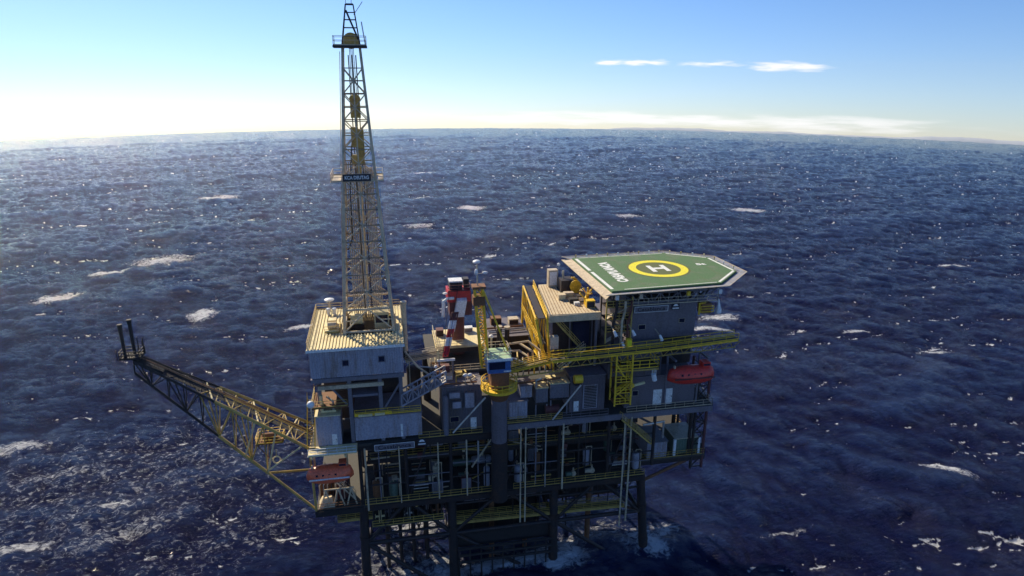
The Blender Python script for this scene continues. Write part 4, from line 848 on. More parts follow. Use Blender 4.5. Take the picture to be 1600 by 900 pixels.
MB().annulus(rc, .01, 4.12, HZ + .004, HZ + .010).build('circle_infill', 'olive', Hd); MB().annulus(rc, 4.10, 5.45, HZ + .004, HZ + .016).build('landing_circle', 'ring', Hd)
MB().annulus(rc, 5.455, 5.85, HZ + .004, HZ + .011).build('circle_outline', 'olive', Hd)
mb = MB(); hx, hy = rc; hw, hh, bw = 1.75, 2.0, .85
mb.add([(hx + x, hy + y, HZ + .026 - .008 * (1 - k)) for k in (0, 1) for x, y in ((-hw, -hh), (-hw + bw, -hh), (-hw + bw, -bw * .6), (hw - bw, -bw * .6), (hw - bw, -hh), (hw, -hh), (hw, hh), (hw - bw, hh), (hw - bw, bw * .6), (-hw + bw, bw * .6), (-hw + bw, hh), (-hw, hh))],
       [tuple(range(12, 24))] + [(i, (i + 1) % 12, 12 + (i + 1) % 12, 12 + i) for i in range(12)])
mb.build('letter_h', 'line', Hd)
text('deck_lettering', 'CASABLANCA', 2.5, 'line', Hd, (46.6, 12.4, HZ + .018), rx=0, rz=R(90), width=12.6, off=.15, ext=.008)
text('weight_marking', '5t', 1.5, 'line', Hd, (64.6, 14.2, HZ + .018), rx=0, rz=0, width=1.9, off=.07, ext=.008)
# safety netting round the edge
O0 = off(G, .06); O1 = off(G, 1.65)
for i in range(6):
    a, b, c, d = O0[i], O0[(i + 1) % 6], O1[(i + 1) % 6], O1[i]; zi, zo = HZ - .35, HZ - .12
    if i == 0: zi, zo = HZ - .3, HZ - .75
    mb = MB(); vs = [(*a, zi), (*b, zi), (*c, zo), (*d, zo)]; vs += [(x, y, z - .05) for x, y, z in vs]
    mb.add(vs, [(0, 1, 2, 3), (7, 6, 5, 4), (0, 4, 5, 1), (1, 5, 6, 2), (2, 6, 7, 3), (3, 7, 4, 0)]); nn = mb.build('safety_net', 'netp' if i == 0 else 'netg', Hd)  # left net coloured paler for its sunlit slope
    fr = MB(); fr.bar((*d, zo), (*c, zo), .12); k = max(3, int((V3((*b, 0)) - V3((*a, 0))).length / 1.8))
    for j in range(k + 1): fr.bar((*lerp2(a, b, j / k), zi - .05), (*lerp2(d, c, j / k), zo), .09)
    fr.build('net_frame', 'timber' if i == 0 else 'galv', nn)
for i, (t0, n_) in enumerate(((5, 9), (3, 3), (4, 4))):
    a, b = off(G, .3)[t0], off(G, .3)[(t0 + 1) % 6]
    for j in range(n_): p = lerp2(a, b, (j + .5) / n_); MB().tube((*p, HZ - .3), (*p, HZ + .35), .09, n=6).ball((*p, HZ + .4), .17, n=8, m=5).build('perimeter_light', ['cream', 'white', 'paleyellow'][j % 3], Hd)
# under-deck truss and legs
for x in (44, 49.5, 55, 60.5, 66):
    y0_ = 2.4 if x < 62 else 7.5; y1_ = 22 if x < 62 else 19.5
    MB().truss(((x, y0_, 51.95), (x, y1_, 51.95)), ((x, y0_ + 1.5, 50.2), (x, y1_ - 1.5, 50.2)), True, 8, .1, .17).build('support_truss', 'dark', Hd)
for y in (2.6, 9, 16, 21.5):
    x1_ = 62 if y in (2.6, 21.5) else 66.8
    MB().truss(((43.2, y, 51.95), (x1_, y, 51.95)), ((45, y, 50.2), (x1_ - 2, y, 50.2)), True, 11, .1, .17).build('support_truss', 'grey' if y < 3 else 'dark', Hd)
for x, y in ((46.4, 3), (57.8, 3), (46.4, 20), (57.8, 20), (52, 3)): MB().tube((x, y, 49.9), (x, y, 51.9), .28).build('support_leg', 'dark', Hd)
for x, y in ((60.5, 9), (60.5, 16)): MB().tube((57.9, y, 45.5), (64.5, y, 50.2), .25).build('raking_strut', 'dark', Hd)
MB().rail([(44, 2.0, 50.0), (62, 2.0, 50.0)], h=1.2, r=.04).build('service_handrail', 'galv', Hd)
for i, x in enumerate((43.4, 47.6, 56.2, 62.0)): MB().box(x, 1.45, 51.4, x + .55, 1.95, 52.2).build('foam_monitor_box', ['white', 'netp', 'yellow', 'white'][i], Hd)
t = thing('windsock', 'white windsock hanging from a short pole at the right end below the helideck', 'windsock', (62.8, 4, 51)); MB().tube((62.9, 3.6, 51.9), (62.9, 3.0, 49.9), .06).build('pole', 'galv', t); MB().tube((62.9, 3.0, 49.9), (63.0, 2.9, 48.4), .12, .34, n=10).tube((63, 2.9, 48.4), (63.02, 2.85, 47.4), .42, .5, n=12).build('sock', 'white', t, smooth=True)
t = thing('fire_monitor', 'yellow and brown fire hose stand hung under the right part of the helideck', 'fire monitor', (60.2, 3, 49)); MB().box(59.6, 2.4, 47.6, 61.4, 4.2, 49.4).build('cage', 'rust', t); MB().rail([(59.3, 2.2, 47.9), (61.7, 2.2, 47.9)], r=.06).build('handrail', 'yellow', t); MB().path([(59.2, 2.6, 47.4), (59.2, 2.6, 49.4), (60, 2.0, 49.8)], .16).build('nozzle', 'yellow', t, smooth=True)

# ------------------------------------------------------------------ accommodation
A = room('cabin_block', 'dark grey upper cabin block directly beneath the helideck', 'cabin block', 46.9, 2.6, 43.6, 58.6, 20, 49.8, 'steelwall', 'grey', wins=((48.2, 45.4, 1.2, .8), (55.6, 46.2, 1.0, .7)), rib=False)
A2 = room('cabin_block', 'purple-grey middle cabin block behind the yellow balcony', 'cabin block', 42.6, 1.2, 37.2, 52.2, 22, 43.58, 'steelwall', None, doors=((50.6, .9, 2.1),), rib=False)
A3 = room('cabin_block', 'blue-grey lower cabin block with two white doors left of the red lifeboat', 'cabin block', 45.8, 1.0, 31.3, 58.9, 20, 37.0, 'steelwall', 'grey', doors=((51.1, 1.6, 3.1), (53.2, 1.5, 3.1)), wins=((47.2, 33.6, 1.0, .9),), rib=False)
A4 = room('cabin_block', 'dark cabin block recessed behind the red lifeboat', 'cabin block', 52.4, 5.0, 37.3, 59.5, 20, 43.5, 'dark', None, rib=False)
MB
mb = MB()
for x in (42.6, 45.8, 49.2, 52.0): mb.box(x, .93, 37.3, x + .12, 1.17, 43.5)
mb.build('wall_posts', 'grey', A2)
# signs: name boards with a small emblem plate beside each
def name_sign(label, x0, x1, y, z, h, tilt=0.0):
    t = thing('name_sign', label, 'sign', ((x0 + x1) / 2, y, z)); MB().box(x0, y - .08, z - h / 2, x1, y, z + h / 2).build('board', 'grey', t)
    f_ = MB(); f_.box(x0, y - .12, z + h / 2 - .07, x1, y - .083, z + h / 2); f_.box(x0, y - .12, z - h / 2, x1, y - .083, z - h / 2 + .07); f_.box(x0, y - .12, z - h / 2 + .073, x0 + .07, y - .083, z + h / 2 - .073); f_.box(x1 - .07, y - .12, z - h / 2 + .073, x1, y - .083, z + h / 2 - .073); f_.build('rim', 'white', t)
    text('lettering', 'Casablanca', h * .85, 'ink', t, ((x0 + x1) / 2, y - .10, z - h * .02), width=(x1 - x0) * .82, off=.012, ext=.012)
    return t
def emblem(label, x, y, z, s_):
    t = thing('emblem_plate', label, 'emblem', (x, y, z)); MB().box(x - .72 * s_, y - .06, z - .62 * s_, x + .72 * s_, y, z + .62 * s_).build('plate', 'ink', t)
    f_ = MB(); vs = [(x - .5 * s_, y - .1, z + .12 * s_), (x + .5 * s_, y - .1, z + .12 * s_), (x + .22 * s_, y - .1, z + .5 * s_), (x - .22 * s_, y - .1, z + .5 * s_)]; vs += [(a, y - .063, c) for a, b, c in vs]
    f_.add(vs, [(0, 1, 2, 3), (7, 6, 5, 4), (0, 4, 5, 1), (1, 5, 6, 2), (2, 6, 7, 3), (3, 7, 4, 0)]); f_.build('emblem_top', 'white', t); MB().box(x - .6 * s_, y - .1, z - .42 * s_, x + .6 * s_, y - .063, z - .18 * s_).build('emblem_bar', 'white', t)
name_sign('pale name board reading Casablanca on the main deck edge below the derrick', 2.5, 9.0, -.5, 29.05, 1.15)
emblem('small black emblem plate right of the name board on the main deck edge', 10.2, -.5, 29.3, 1.0)
name_sign('pale name board reading Casablanca on the cabin block below the helideck', 47.1, 53.2, 2.3, 49.15, 1.1)
emblem('small black emblem plate right of the name board below the helideck', 54.6, 2.3, 49.3, .95)
# balcony and yellow stair tower
t = thing('balcony', 'yellow-railed balcony hung on the front of the middle cabin block', 'balcony', (46.6, -1, 40.6)); MB().box(43.2, -3.0, 40.5, 50.0, 1.1, 40.65).build('floor', 'concrete', t); MB().rail([(43.2, 1, 40.66), (43.2, -2.9, 40.66), (50.0, -2.9, 40.66), (50.0, 1.0, 40.66)], h=1.4, r=.06, step=1.7, mids=(.5,)).build('handrail', 'yellow', t)
MB().box(43.3, -2.95, 40.2, 50.0, -2.75, 40.49).build('edge_beam', 'paleyellow', t)
for x in (43.5, 46.6, 49.8): MB().bar((x, -2.8, 40.3), (x, 1.1, 38.4), .18).build('bracket', 'white' if x > 49 else 'paleyellow', t)
t = thing('stair_tower', 'bright yellow caged stair tower beside the balcony', 'stair tower', (43.8, -2, 34.3))
for x in (42.4, 45.2):
    for y in (-3.2, -.8): MB().bar((x, y, 34.2), (x, y, 43.4), .24).build('post', 'yellow', t)
for k, z in enumerate((34.4, 36.4, 38.4, 40.4)):
    MB().box(42.4, -3.2, z, 45.2, -.8, z + .1).build('landing', 'rust', t)
    MB().rail([(42.4, -3.25, z + .1), (45.2, -3.25, z + .1), (45.2, -.8, z + .1)], step=.9, r=.055).build('handrail', 'yellow', t)
    if k < 3:
        p, q_ = ((42.7, -2.4, z + .1), (44.9, -2.4, z + 2.0)) if k % 2 else ((44.9, -1.6, z + .1), (42.7, -1.6, z + 2.0)); MB().bar(p, q_, .9, .18).build('stair_flight', 'yellow', t)
MB().bar((42.4, -3.2, 36), (45.2, -3.2, 38.4), .16).bar((42.4, -3.2, 41.9), (43.9, -3.2, 39.5), .2).build('cross_brace', 'yellow', t)
crate('bright yellow valve cabinet on the walkway in front of the middle cabin block', 44.6, -1.6, 44.0, .9, .7, 1.4, 'yellow', 'ring', name='valve_cabinet', cat='cabinet')
SM = [('white', (42.6, -.6, 46.8), 'leftmost'), ('white', (44.0, -.9, 44.8), 'lower left'), ('white', (45.7, -.9, 46.8), 'middle'), ('white', (50.6, -1.0, 45.6), 'right')]
for m, (x, y, z), wd in SM:
    t = thing('floodlight', wd + ' white floodlight on the cabin front between laydown deck and walkway sign', 'floodlight', (x, y, z)); MB().tube((x, y, z), (x + .35, y - .3, z - .9), .2, .3, n=10).build('lamp_head', 'white', t, smooth=True); MB().bar((x, y, z), (x, y + 2.2, z + .3), .1).build('arm', 'galv', t)
t = thing('life_raft_canister', 'white life raft canister on the balcony corner', 'canister', (49.3, -3.3, 39.6)); MB().tube((49.0, -3.2, 39.6), (49.3, -3.2, 38.4), .42, n=12).build('canister_shell', 'white', t, smooth=True); MB().bar((49.0, -3.0, 39.6), (49.3, -2.9, 40.5), .12).build('strap', 'galv', t)
t = thing('outrigger_beam', 'cream beam with round end sticking out of the yellow stair tower', 'beam', (46, -3, 37.8)); MB().bar((45.3, -3, 37.6), (47.6, -3.1, 38.1), .35).build('beam_body', 'cream', t); MB().tube((45.3, -3.4, 37.8), (45.3, -2.6, 37.8), .4, n=12).build('round_end', 'yellow', t, smooth=True)
# lower right containers
room('deck_container', 'pale lilac container at the left of the pair on the lowest right deck', 'container', 51.3, 2.2, 19.7, 55.2, 8, 22.9, 'bluegrey', 'grey', rib=True)
room('deck_container', 'dark green container with white end posts on the lowest right deck', 'container', 56.9, 2.6, 19.7, 61.4, 8, 22.9, 'darkgreen', 'galv', rib=True)
t = thing('container_corner_frame', 'white end posts framing the dark green container', 'frame', (59, 2.4, 19.7)); MB().box(56.5, 2.2, 19.7, 56.95, 2.6, 23.0).build('post', 'white', t); MB().box(61.35, 2.2, 19.7, 61.75, 2.6, 23.0).build('post', 'white', t)

# ------------------------------------------------------------------ crane with blue cab on the round pedestal
C_ = thing('pedestal_crane', 'pedestal crane with blue cab, yellow ring platform and yellow mast in front of the decks', 'crane', (23, -1.8, 17.5))
pc = (23.0, -1.8)
MB().tube((*pc, 29.0), (*pc, 38.6), 1.3, n=28).build('pedestal', 'steelwall', C_, smooth=True); MB().tube((*pc, 17.6), (*pc, 28.99), 1.38, n=28).build('pedestal', 'dark', C_, smooth=True); MB().tube((*pc, 36.8), (*pc, 38.9), 1.35, 2.4, n=28).build('pedestal_head', 'rust', C_, smooth=True)
MB().annulus(pc, 1.62, 3.0, 39.0, 39.15, n=36).build('ring_platform', 'yellow', C_); MB().annulus(pc, 2.84, 3.0, 38.7, 38.995, n=36).build('ring_skirt', 'yellow', C_)
mb = MB()
for z in (39.7, 40.25): mb.annulus(pc, 2.88, 2.98, z, z + .09, n=36)
for i in range(16): a = 2 * math.pi * i / 16; p = (pc[0] + 2.93 * math.cos(a), pc[1] + 2.93 * math.sin(a)); mb.bar((*p, 39.15), (*p, 40.3), .09)
mb.build('ring_handrail', 'yellow', C_)
MB().box(21.5, -3.2, 39.2, 24.4, .3, 42.2).build('slew_house', 'rust', C_)
cab = MB().box(20.9, -3.9, 42.3, 24.5, .2, 44.6).build('cab', 'blue', C_); MB().box(21.1, -3.97, 43.0, 23.6, -3.92, 44.2).build('cab_window', 'glass', cab); MB().box(23.7, -3.97, 43.0, 24.35, -3.92, 44.2).build('cab_window', 'blue', cab)
MB().box(20.8, -4.1, 44.62, 24.7, .4, 44.85).build('cab_roof', 'palegreen', C_); MB().box(20.75, -4.2, 44.45, 24.75, -4.11, 44.9).build('roof_edge', 'white', C_); MB().box(23.4, -4.06, 42.5, 24.55, -3.92, 42.72).build('step', 'white', C_)
MB().rail([(20.9, -4.0, 44.86), (24.6, -4.0, 44.86), (24.6, .3, 44.86), (20.9, .3, 44.86)], closed=True, r=.04, kick=False).build('handrail', 'galv', C_)
MB().truss(((20.3, -1.4, 42.3), (19.3, -1.2, 55.8)), ((21.4, -1.4, 42.3), (20.5, -1.2, 55.8)), True, 11, .08, .19).build('mast_face', 'yellow', C_)
MB().truss(((20.3, -.2, 42.3), (19.3, -.4, 55.8)), ((21.4, -.2, 42.3), (20.5, -.4, 55.8)), True, 11, .08, .19).build('mast_face', 'yellow', C_)
MB().box(19.0, -1.6, 53.0, 20.9, .1, 54.4).build('sheave_box', 'rust', C_); MB().box(18.9, -1.7, 55.7, 21.0, .2, 56.1).build('mast_head', 'rust', C_)
for y in (-1.3, -.3): MB().bar((20.7, y, 55.2), (24.4, y - .6, 45.2), .24).build('back_stay', 'yellow', C_)
for y in (-1.1, -.5): MB().tube((19.9, y, 55.5), (24.9, y - .5, 42.6), .05, n=5).build('stay_wire', 'dark', C_)
mb = MB(); mb.tube((19.8, -.8, 56.1), (19.8, -.8, 59.4), .12); mb.build('aerial_pole', 'galv', C_)
t = thing('navigation_dome', 'white domes on the pole above the yellow crane mast', 'antenna', (19.8, -.8, 59.4)); MB().ball((19.7, -.8, 59.9), .62, sc=(1, 1, .5)).build('top_dome', 'white', t, smooth=True); MB().ball((19.6, -1.0, 58.3), .36, sc=(.8, .8, 1.5)).build('side_dome', 'white', t, smooth=True); MB().ball((21.0, -.8, 58.1), .34, sc=(1.4, .8, .7)).build('side_dome', 'white', t, smooth=True); MB().bar((19.8, -.8, 58.0), (21.2, -.8, 58.0), .07).build('cross_arm', 'galv', t)
t = thing('ventilator', 'white mushroom ventilator behind the green roof of the crane cab', 'vent', (22.3, 1.3, 38.6)); MB().tube((22.3, 1.6, 38.6), (22.3, 1.6, 46.2), .16).build('pipe', 'galv', t); MB().ball((22.3, 1.6, 46.4), .4, sc=(1, 1, .8)).build('cowl', 'white', t, smooth=True)

# ------------------------------------------------------------------ red and white crane behind
K = thing('red_white_crane', 'red and white crane with boom lowered to its rest, left of the yellow mast', 'crane', (18.2, 13, 41.3))
MB().tube((18.2, 14, 31), (18.2, 14, 46.3), 1.15, n=20).build('pedestal', 'maroon', K, smooth=True)
MB().box(16.6, 12.4, 46.4, 20.6, 16, 49.0).build('machinery_house', 'maroon', K); MB().box(16.3, 12.1, 49.05, 20.4, 15.8, 51.0).build('upper_house', 'red', K); MB().box(16.8, 13, 51.0, 19.0, 15, 52.4).build('winch_cover', 'ink', K); MB().box(16.7, 12.9, 52.42, 19.1, 15.1, 52.65).build('roof_plate', 'white', K)
mb = MB(); vs = [(17.3, 12.0, 46.8), (19.0, 12.0, 46.8), (19.6, 12.05, 49.8), (17.9, 12.05, 49.8)]; vs = [(x, y - .0, z) for x, y, z in vs]; vs2 = [(x, y - 1.0, z - .2) for x, y, z in vs]
mb.add(vs2 + vs, [(0, 1, 2, 3), (7, 6, 5, 4), (0, 4, 5, 1), (1, 5, 6, 2), (2, 6, 7, 3), (3, 7, 4, 0)]); mb.build('white_side_panel', 'white', K)
MB().path([(15.4, 11.8, 46.6), (15.5, 11.8, 49.4), (16.2, 11.8, 49.9), (17.4, 11.8, 49.9)], .26).build('white_guard_frame', 'white', K, smooth=True)
b0, b1 = V3((17.4, 11.2, 47.2)), V3((15.0, 5.2, 42.0))
for i in range(5):
    a, b = b0.lerp(b1, i / 5), b0.lerp(b1, (i + 1) / 5 - .004); w_ = .56 - .05 * i; u = V3((w_, 0, 0)); v = V3((0, .35, -.5)).normalized() * -w_ * .8; mb = MB()
    cs = [(u + v), (-u + v), (-u - v), (u - v)]
    for k in range(4):
        mb.bar(a + cs[k], b + cs[k], .2); mb.bar(a + cs[k], b + cs[(k + 1) % 4], .11); mb.bar(a + cs[k], a + cs[(k + 1) % 4], .11); mb.bar(b + cs[k], b + cs[(k + 1) % 4], .11)
    m_ = (cs[0] + cs[1]) * .5; mb.bar((a + m_ * .98), (b + m_ * .98), w_ * 1.3, .05); mb.build('boom_section', 'red' if i % 2 == 0 and i else ('white' if i % 2 else 'maroon'), K)
for k in (16.9, 18.4): MB().tube((k, 13, 52.3), b1 + V3(((k - 17.6) * .5, 0, .4)), .05, n=5).build('boom_wire', 'dark', K)
MB().ball((15.9, 12.3, 50.7), .35, sc=(1.3, 1, .6)).build('lamp_head', 'white', K, smooth=True); MB().rail([(16.4, 12.2, 51.0), (20.3, 12.2, 51.0), (20.3, 15.7, 51.0)], r=.05).build('handrail', 'maroon', K)
MB().box(19.4, 14, 51.0, 20.3, 15.6, 52.6).build('air_intake', 'dark', K)
t = thing('boom_rest', 'grey and cream trestle with bright top carrying the tip of the red and white boom', 'trestle', (15, 5, 38.6))
for x in (13.9, 16.2): MB().bar((x, 5, 38.6), (x, 5, 41.2), .3).build('post', 'grey', t)
MB().bar((13.6, 5, 41.3), (16.6, 5, 41.3), .35).build('saddle', 'white', t); MB().bar((13.9, 5, 41.3), (13.7, 5, 43.2), .25).build('guide', 'cream', t)
t = thing('brown_gear', 'red-brown winch and hose clutter with white lamps below the boom rest', 'machine', (14.4, 3.8, 38.6))
MB().tube((13.2, 3.8, 39.4), (14.8, 3.8, 39.4), .55, n=14).build('drum', 'rust', t, smooth=True); MB().box(13.1, 4.5, 38.6, 15.6, 5.6, 40.4).build('housing', 'maroon', t)
for x, y, z in ((13.2, 3.2, 41.0), (13.0, 2.7, 38.2), (14.7, 3.1, 39.7), (9.4, 2.6, 37.9)): MB().ball((x, y, z), .3).bar((x, y, z - .3), (x, y, z - 1.3), .07).build('lamp', 'white' if x != 14.7 else 'netp', t, smooth=True)
# dark tall boxes behind, right of the yellow mast
room('mud_pit_module', 'dark flat-topped module on the pipe deck behind the yellow crane mast', 'module', 23.6, 12.5, 38.65, 31.0, 22, 41.6, 'dark', 'steelwall', rib=False)
for i, (x, lab) in enumerate(((25.2, 'left'), (26.6, 'right'))):
    t = thing('exhaust_stack', lab + ' dark exhaust stack of the pair behind the bent beige pipes', 'exhaust stack', (x, 11, 38.6)); MB().tube((x, 10.6, 38.6), (x, 10.6, 44.2 - i * .2), .45, n=12).build('stack_pipe', 'dark', t, smooth=True); MB().tube((x, 10.6, 44.2 - i * .2), (x, 10.6, 44.6 - i * .2), .55, n=12).build('stack_cap', 'galv', t, smooth=True)

# ------------------------------------------------------------------ equipment crowding the lower levels
rr = random.Random(21)
BAY = ['first bay from left', 'second bay from left', 'third bay from left', 'bay right of crane pedestal', 'fifth bay from left', 'right end bay']
ROW = ['front row', 'middle row', 'back row']
def hvessel(l, x, y, z, w_, m):
    t = thing('process_vessel', l, 'vessel', (x, y, z)); r_ = rr.uniform(.55, .85); L_ = min(w_, rr.uniform(2.6, 4.2)); mb = MB(); mb.tube((x - L_ / 2, y, z + r_ + .5), (x + L_ / 2, y, z + r_ + .5), r_, n=18)
    mb.ball((x - L_ / 2, y, z + r_ + .5), r_, sc=(.5, 1, 1), n=16); mb.ball((x + L_ / 2, y, z + r_ + .5), r_, sc=(.5, 1, 1), n=16); mb.build('shell', m, t, smooth=True)
    for k in (-.3, .3): MB().box(x + L_ * k - .15, y - r_ * .8, z, x + L_ * k + .15, y + r_ * .8, z + .75).build('saddle', 'dark', t)
    MB().tube((x + .3, y, z + 2 * r_ + .4), (x + .3, y, z + 2 * r_ + 1.3), .14).tube((x + .3, y, z + 2 * r_ + 1.1), (x + .3, y, z + 2 * r_ + 1.2), .3).build('nozzle', 'galv', t, smooth=True); return t
def vvessel(l, x, y, z, w_, m):
    t = thing('upright_vessel', l, 'vessel', (x, y, z)); r_ = rr.uniform(.45, .75); h = rr.uniform(2.2, 3.9); mb = MB(); mb.tube((x, y, z + .4), (x, y, z + h), r_, n=18); mb.ball((x, y, z + h), r_, sc=(1, 1, .6), n=16); mb.build('shell', m, t, smooth=True)
    MB().tube((x, y, z), (x, y, z + .42), r_ * .85).build('skirt', 'dark', t); MB().path([(x, y, z + h), (x, y, z + h + .8), (x + 1.0, y, z + h + .8), (x + 1.0, y, z)], .1).build('outlet_pipe', 'galv', t, smooth=True); return t
def pump(l, x, y, z, w_, m):
    t = thing('pump_skid', l, 'pump', (x, y, z)); MB().box(x - 1.2, y - .5, z, x + 1.2, y + .5, z + .25).build('base_frame', 'dark', t); MB().tube((x - 1.0, y, z + .75), (x + .1, y, z + .75), .42, n=14).build('motor', m, t, smooth=True)
    MB().tube((x + .35, y - .25, z + .75), (x + .35, y + .25, z + .75), .5, n=14).tube((x + .35, y, z + 1.1), (x + .35, y, z + 1.9), .14).build('pump_casing', 'galv', t, smooth=True); return t
def rack(l, x, y, z, w_, m):
    t = thing('pipe_rack', l, 'pipe rack', (x, y, z)); L_ = min(w_, 5); h = rr.uniform(2.2, 3.6)
    for k in (-.45, .45): MB().bar((x + L_ * k, y, z), (x + L_ * k, y, z + h), .2).build('post', 'dark', t)
    MB().bar((x - L_ * .46, y, z + h), (x + L_ * .46, y, z + h), .18).build('beam', 'dark', t)
    for i in range(rr.randint(3, 5)): MB().tube((x - L_ * .5, y - .2, z + .5 + i * .6), (x + L_ * .5, y - .2, z + .5 + i * .6), rr.uniform(.07, .16)).build('pipe', rr.choice(['galv', 'pipe', 'dark', 'rust', 'grey', 'paleyellow']), t, smooth=True)
    return t
def panel(l, x, y, z, w_, m):
    t = thing('electrical_cabinet', l, 'cabinet', (x, y, z)); h = rr.uniform(1.8, 2.6); MB().box(x - .9, y - .3, z, x + .9, y + .3, z + h).build('panel_body', m, t); MB().box(x - .8, y - .35, z + .2, x - .04, y - .305, z + h - .15).build('door', 'grey', t); MB().box(x + .04, y - .35, z + .2, x + .8, y - .305, z + h - .15).build('door', 'grey', t); return t
KINDS = [(hvessel, 'lying vessel'), (vvessel, 'upright vessel'), (pump, 'pump skid'), (rack, 'pipe rack'), (panel, 'door cabinet')]
MC = {'grey': 'grey', 'dark': 'black', 'maroon': 'dark red', 'rust': 'rust-brown', 'galv': 'tan', 'bluegrey': 'blue-grey', 'darkgreen': 'dark green'}
def fill(levels, bays, cols_):
    for (z, lname, ys) in levels:
        for b in bays:
            a, c = GX[b] + .9, GX[b + 1] - .9; w_ = c - a
            for r_i, y in enumerate(ys):
                slots = 2 if w_ > 5.5 else 1; used = set()
                for sidx in range(slots):
                    while True:
                        k = rr.randrange(len(KINDS)); m = rr.choice(cols_)
                        if (k, m) not in used: used.add((k, m)); break
                    x = a + w_ * (sidx + .5) / slots; y_ = y + rr.uniform(-.3, .3); side = '' if slots == 1 else ('left half, ' if sidx == 0 else 'right half, ')
                    l = '%s %s, %s%s, %s, %s' % (MC[m], KINDS[k][1], side, BAY[b], ROW[r_i], lname)
                    KINDS[k][0](l, x, y_, z, w_ / slots * .9, m)
fill([(18.1, 'lowest deck', (1.6, 4.6, 8.2)), (24.0, 'middle level', (5.9, 9.0))], range(6), ['grey', 'dark', 'maroon', 'rust', 'galv', 'bluegrey', 'darkgreen'])
fill([(38.6, 'upper deck', (8.5, 15.5))], (4,), ['grey', 'dark', 'rust', 'galv'])
# front-face steelwork and pipes between the decks
for i, (a, b) in enumerate(zip(GX, GX[1:])):
    zt = 28.4 if a < 24 else 30
    for z in (20.6, 22.4, 26.0) if i % 2 else (21.4, 24.1, 27.0):
        MB().tube((a + .2, .5, z), (b - .2, .5, z), rr.choice([.09, .12, .15])).build('front_pipe', rr.choice(['grey', 'dark', 'dark', 'dark']), P, smooth=True)  # mostly dark materials, picked to deepen the shade under the deck
    m_ = (a + b) / 2 + rr.uniform(-1, 1); MB().bar((m_, .55, 18.1), (m_, .55, zt), .2).build('intermediate_post', rr.choice(['dark', 'grey']), P)
    m_ += 1.3; MB().bar((m_, .75, 18.1), (m_, .75, zt), .16).build('intermediate_post', 'dark', P)
VP = [(26.9, 30.4, 11.4, .13, 'galv', 'left of the two pale risers falling past the lower deck right of the pedestal'), (27.75, 30.4, 11.4, .13, 'galv', 'right of the two pale risers falling past the lower deck right of the pedestal'),
      (31.3, 30.4, 18.2, .12, 'pipe', 'pale vertical pipe under the dark red tank'), (34.4, 30.4, 17.4, .17, 'galv', 'thick tan downpipe at the middle of the open decks'),
      (45.55, 30.4, 8.0, .15, 'galv', 'pale riser falling from under the yellow stair tower towards the sea'), (46.7, 30.4, 9.0, .17, 'galv', 'tan riser falling beside the pale one under the stair tower'),
      (12.8, 29.0, 18.2, .11, 'galv', 'thin tan pipe below the emblem plate on the main deck edge'), (17.6, 29.0, 18.2, .13, 'galv', 'tan pipe midway between emblem plate and pedestal'), (19.6, 28.6, 24.6, .15, 'pipe', 'short pale pipe end just left of the pedestal below the main deck'),
      (.9, 29.2, 17.4, .16, 'galv', 'tan pipe right of the left lifeboat at the corner leg'), (6.4, 29.0, 18.2, .1, 'galv', 'thin tan pipe under the Casablanca board on the main deck edge')]
for x, za, zb_, r_, m, l in VP: tag(MB().tube((x, -.7, za), (x, -.7, zb_), r_, n=8).build('riser_pipe', m, smooth=True, loc=(x, -.7, zb_)), l, 'pipe')
# well conductors under the lower deck
cnd = MB().tube((3.5, 6, -6), (3.5, 6, 17), .33, n=12).build('conductor_pipe', 'dark', smooth=True, loc=(3.5, 6, -6)); tag(cnd, 'dark vertical well pipe in the cluster under the left of the lower deck', 'pipe', 'well pipes under the lower deck')
for i in range(1, 12):
    c = cnd.copy(); COL.objects.link(c); c.location = (3.5 + (i % 4) * 2.4, 6 + (i // 4) * 3.6, -6)
for x, y, r_, l in ((22.5, 4, .5, 'left'), (29, 5, .45, 'middle'), (41, 4, .5, 'right')): tag(MB().tube((x, y, -5), (x, y, 17), r_, n=12).build('seawater_pipe', 'rust', smooth=True, loc=(x, y, -5)), l + ' rusty seawater pipe standing in the waves under the lower deck', 'pipe')
t = thing('cellar_deck', 'hanging cellar platform packed with valves under the left half of the lower deck', 'platform', (7, 3, 12.8)); MB().box(1.2, .6, 12.8, 13.6, 14, 13.0).build('grating', 'concrete', t); MB().rail([(1.3, .7, 13), (13.5, .7, 13)], r=.05).build('handrail', 'paleyellow', t)
for x in (1.5, 7, 13.2): MB().bar((x, .8, 12.8), (x, .8, 17.1), .2).build('hanger', 'dark', t)
t = thing('cellar_deck', 'hanging cellar platform under the middle of the lower deck beside the pedestal foot', 'platform', (24, 6, 13.4)); MB().box(17, 4, 13.4, 32, 18, 13.6).build('grating', 'concrete', t); MB().rail([(17.1, 4.1, 13.6), (31.9, 4.1, 13.6)], r=.05).build('handrail', 'grey', t)
for x in (17.5, 24, 31.5): MB().bar((x, 4.2, 13.4), (x, 4.2, 17.1), .2).build('hanger', 'dark', t)
for i in range(7):
    x = 2.6 + i * 1.65; y = 1.8 + (i % 3) * 1.1; m = ['cream', 'grey', 'rust', 'pipe', 'dark', 'bluegrey', 'rust'][i]; nm = ['cream-painted', 'grey', 'rust-brown left', 'pale metal', 'black', 'blue-grey', 'rust-brown right'][i]
    t = thing('wellhead_valve', nm + ' wellhead valve stack on the hanging cellar platform', 'valve', (x, y, 13)); MB().tube((x, y, 13), (x, y, 15.6), .26, n=10).build('valve_body', m, t, smooth=True); MB().tube((x - .8, y, 14.2), (x + .8, y, 14.2), .18).tube((x - .85, y, 14.2), (x - .75, y, 14.2), .42, n=12).build('cross_piece', m, t, smooth=True); MB().annulus((x, y), .3, .42, 15.65, 15.72, n=14).build('handwheel', 'dark', t)
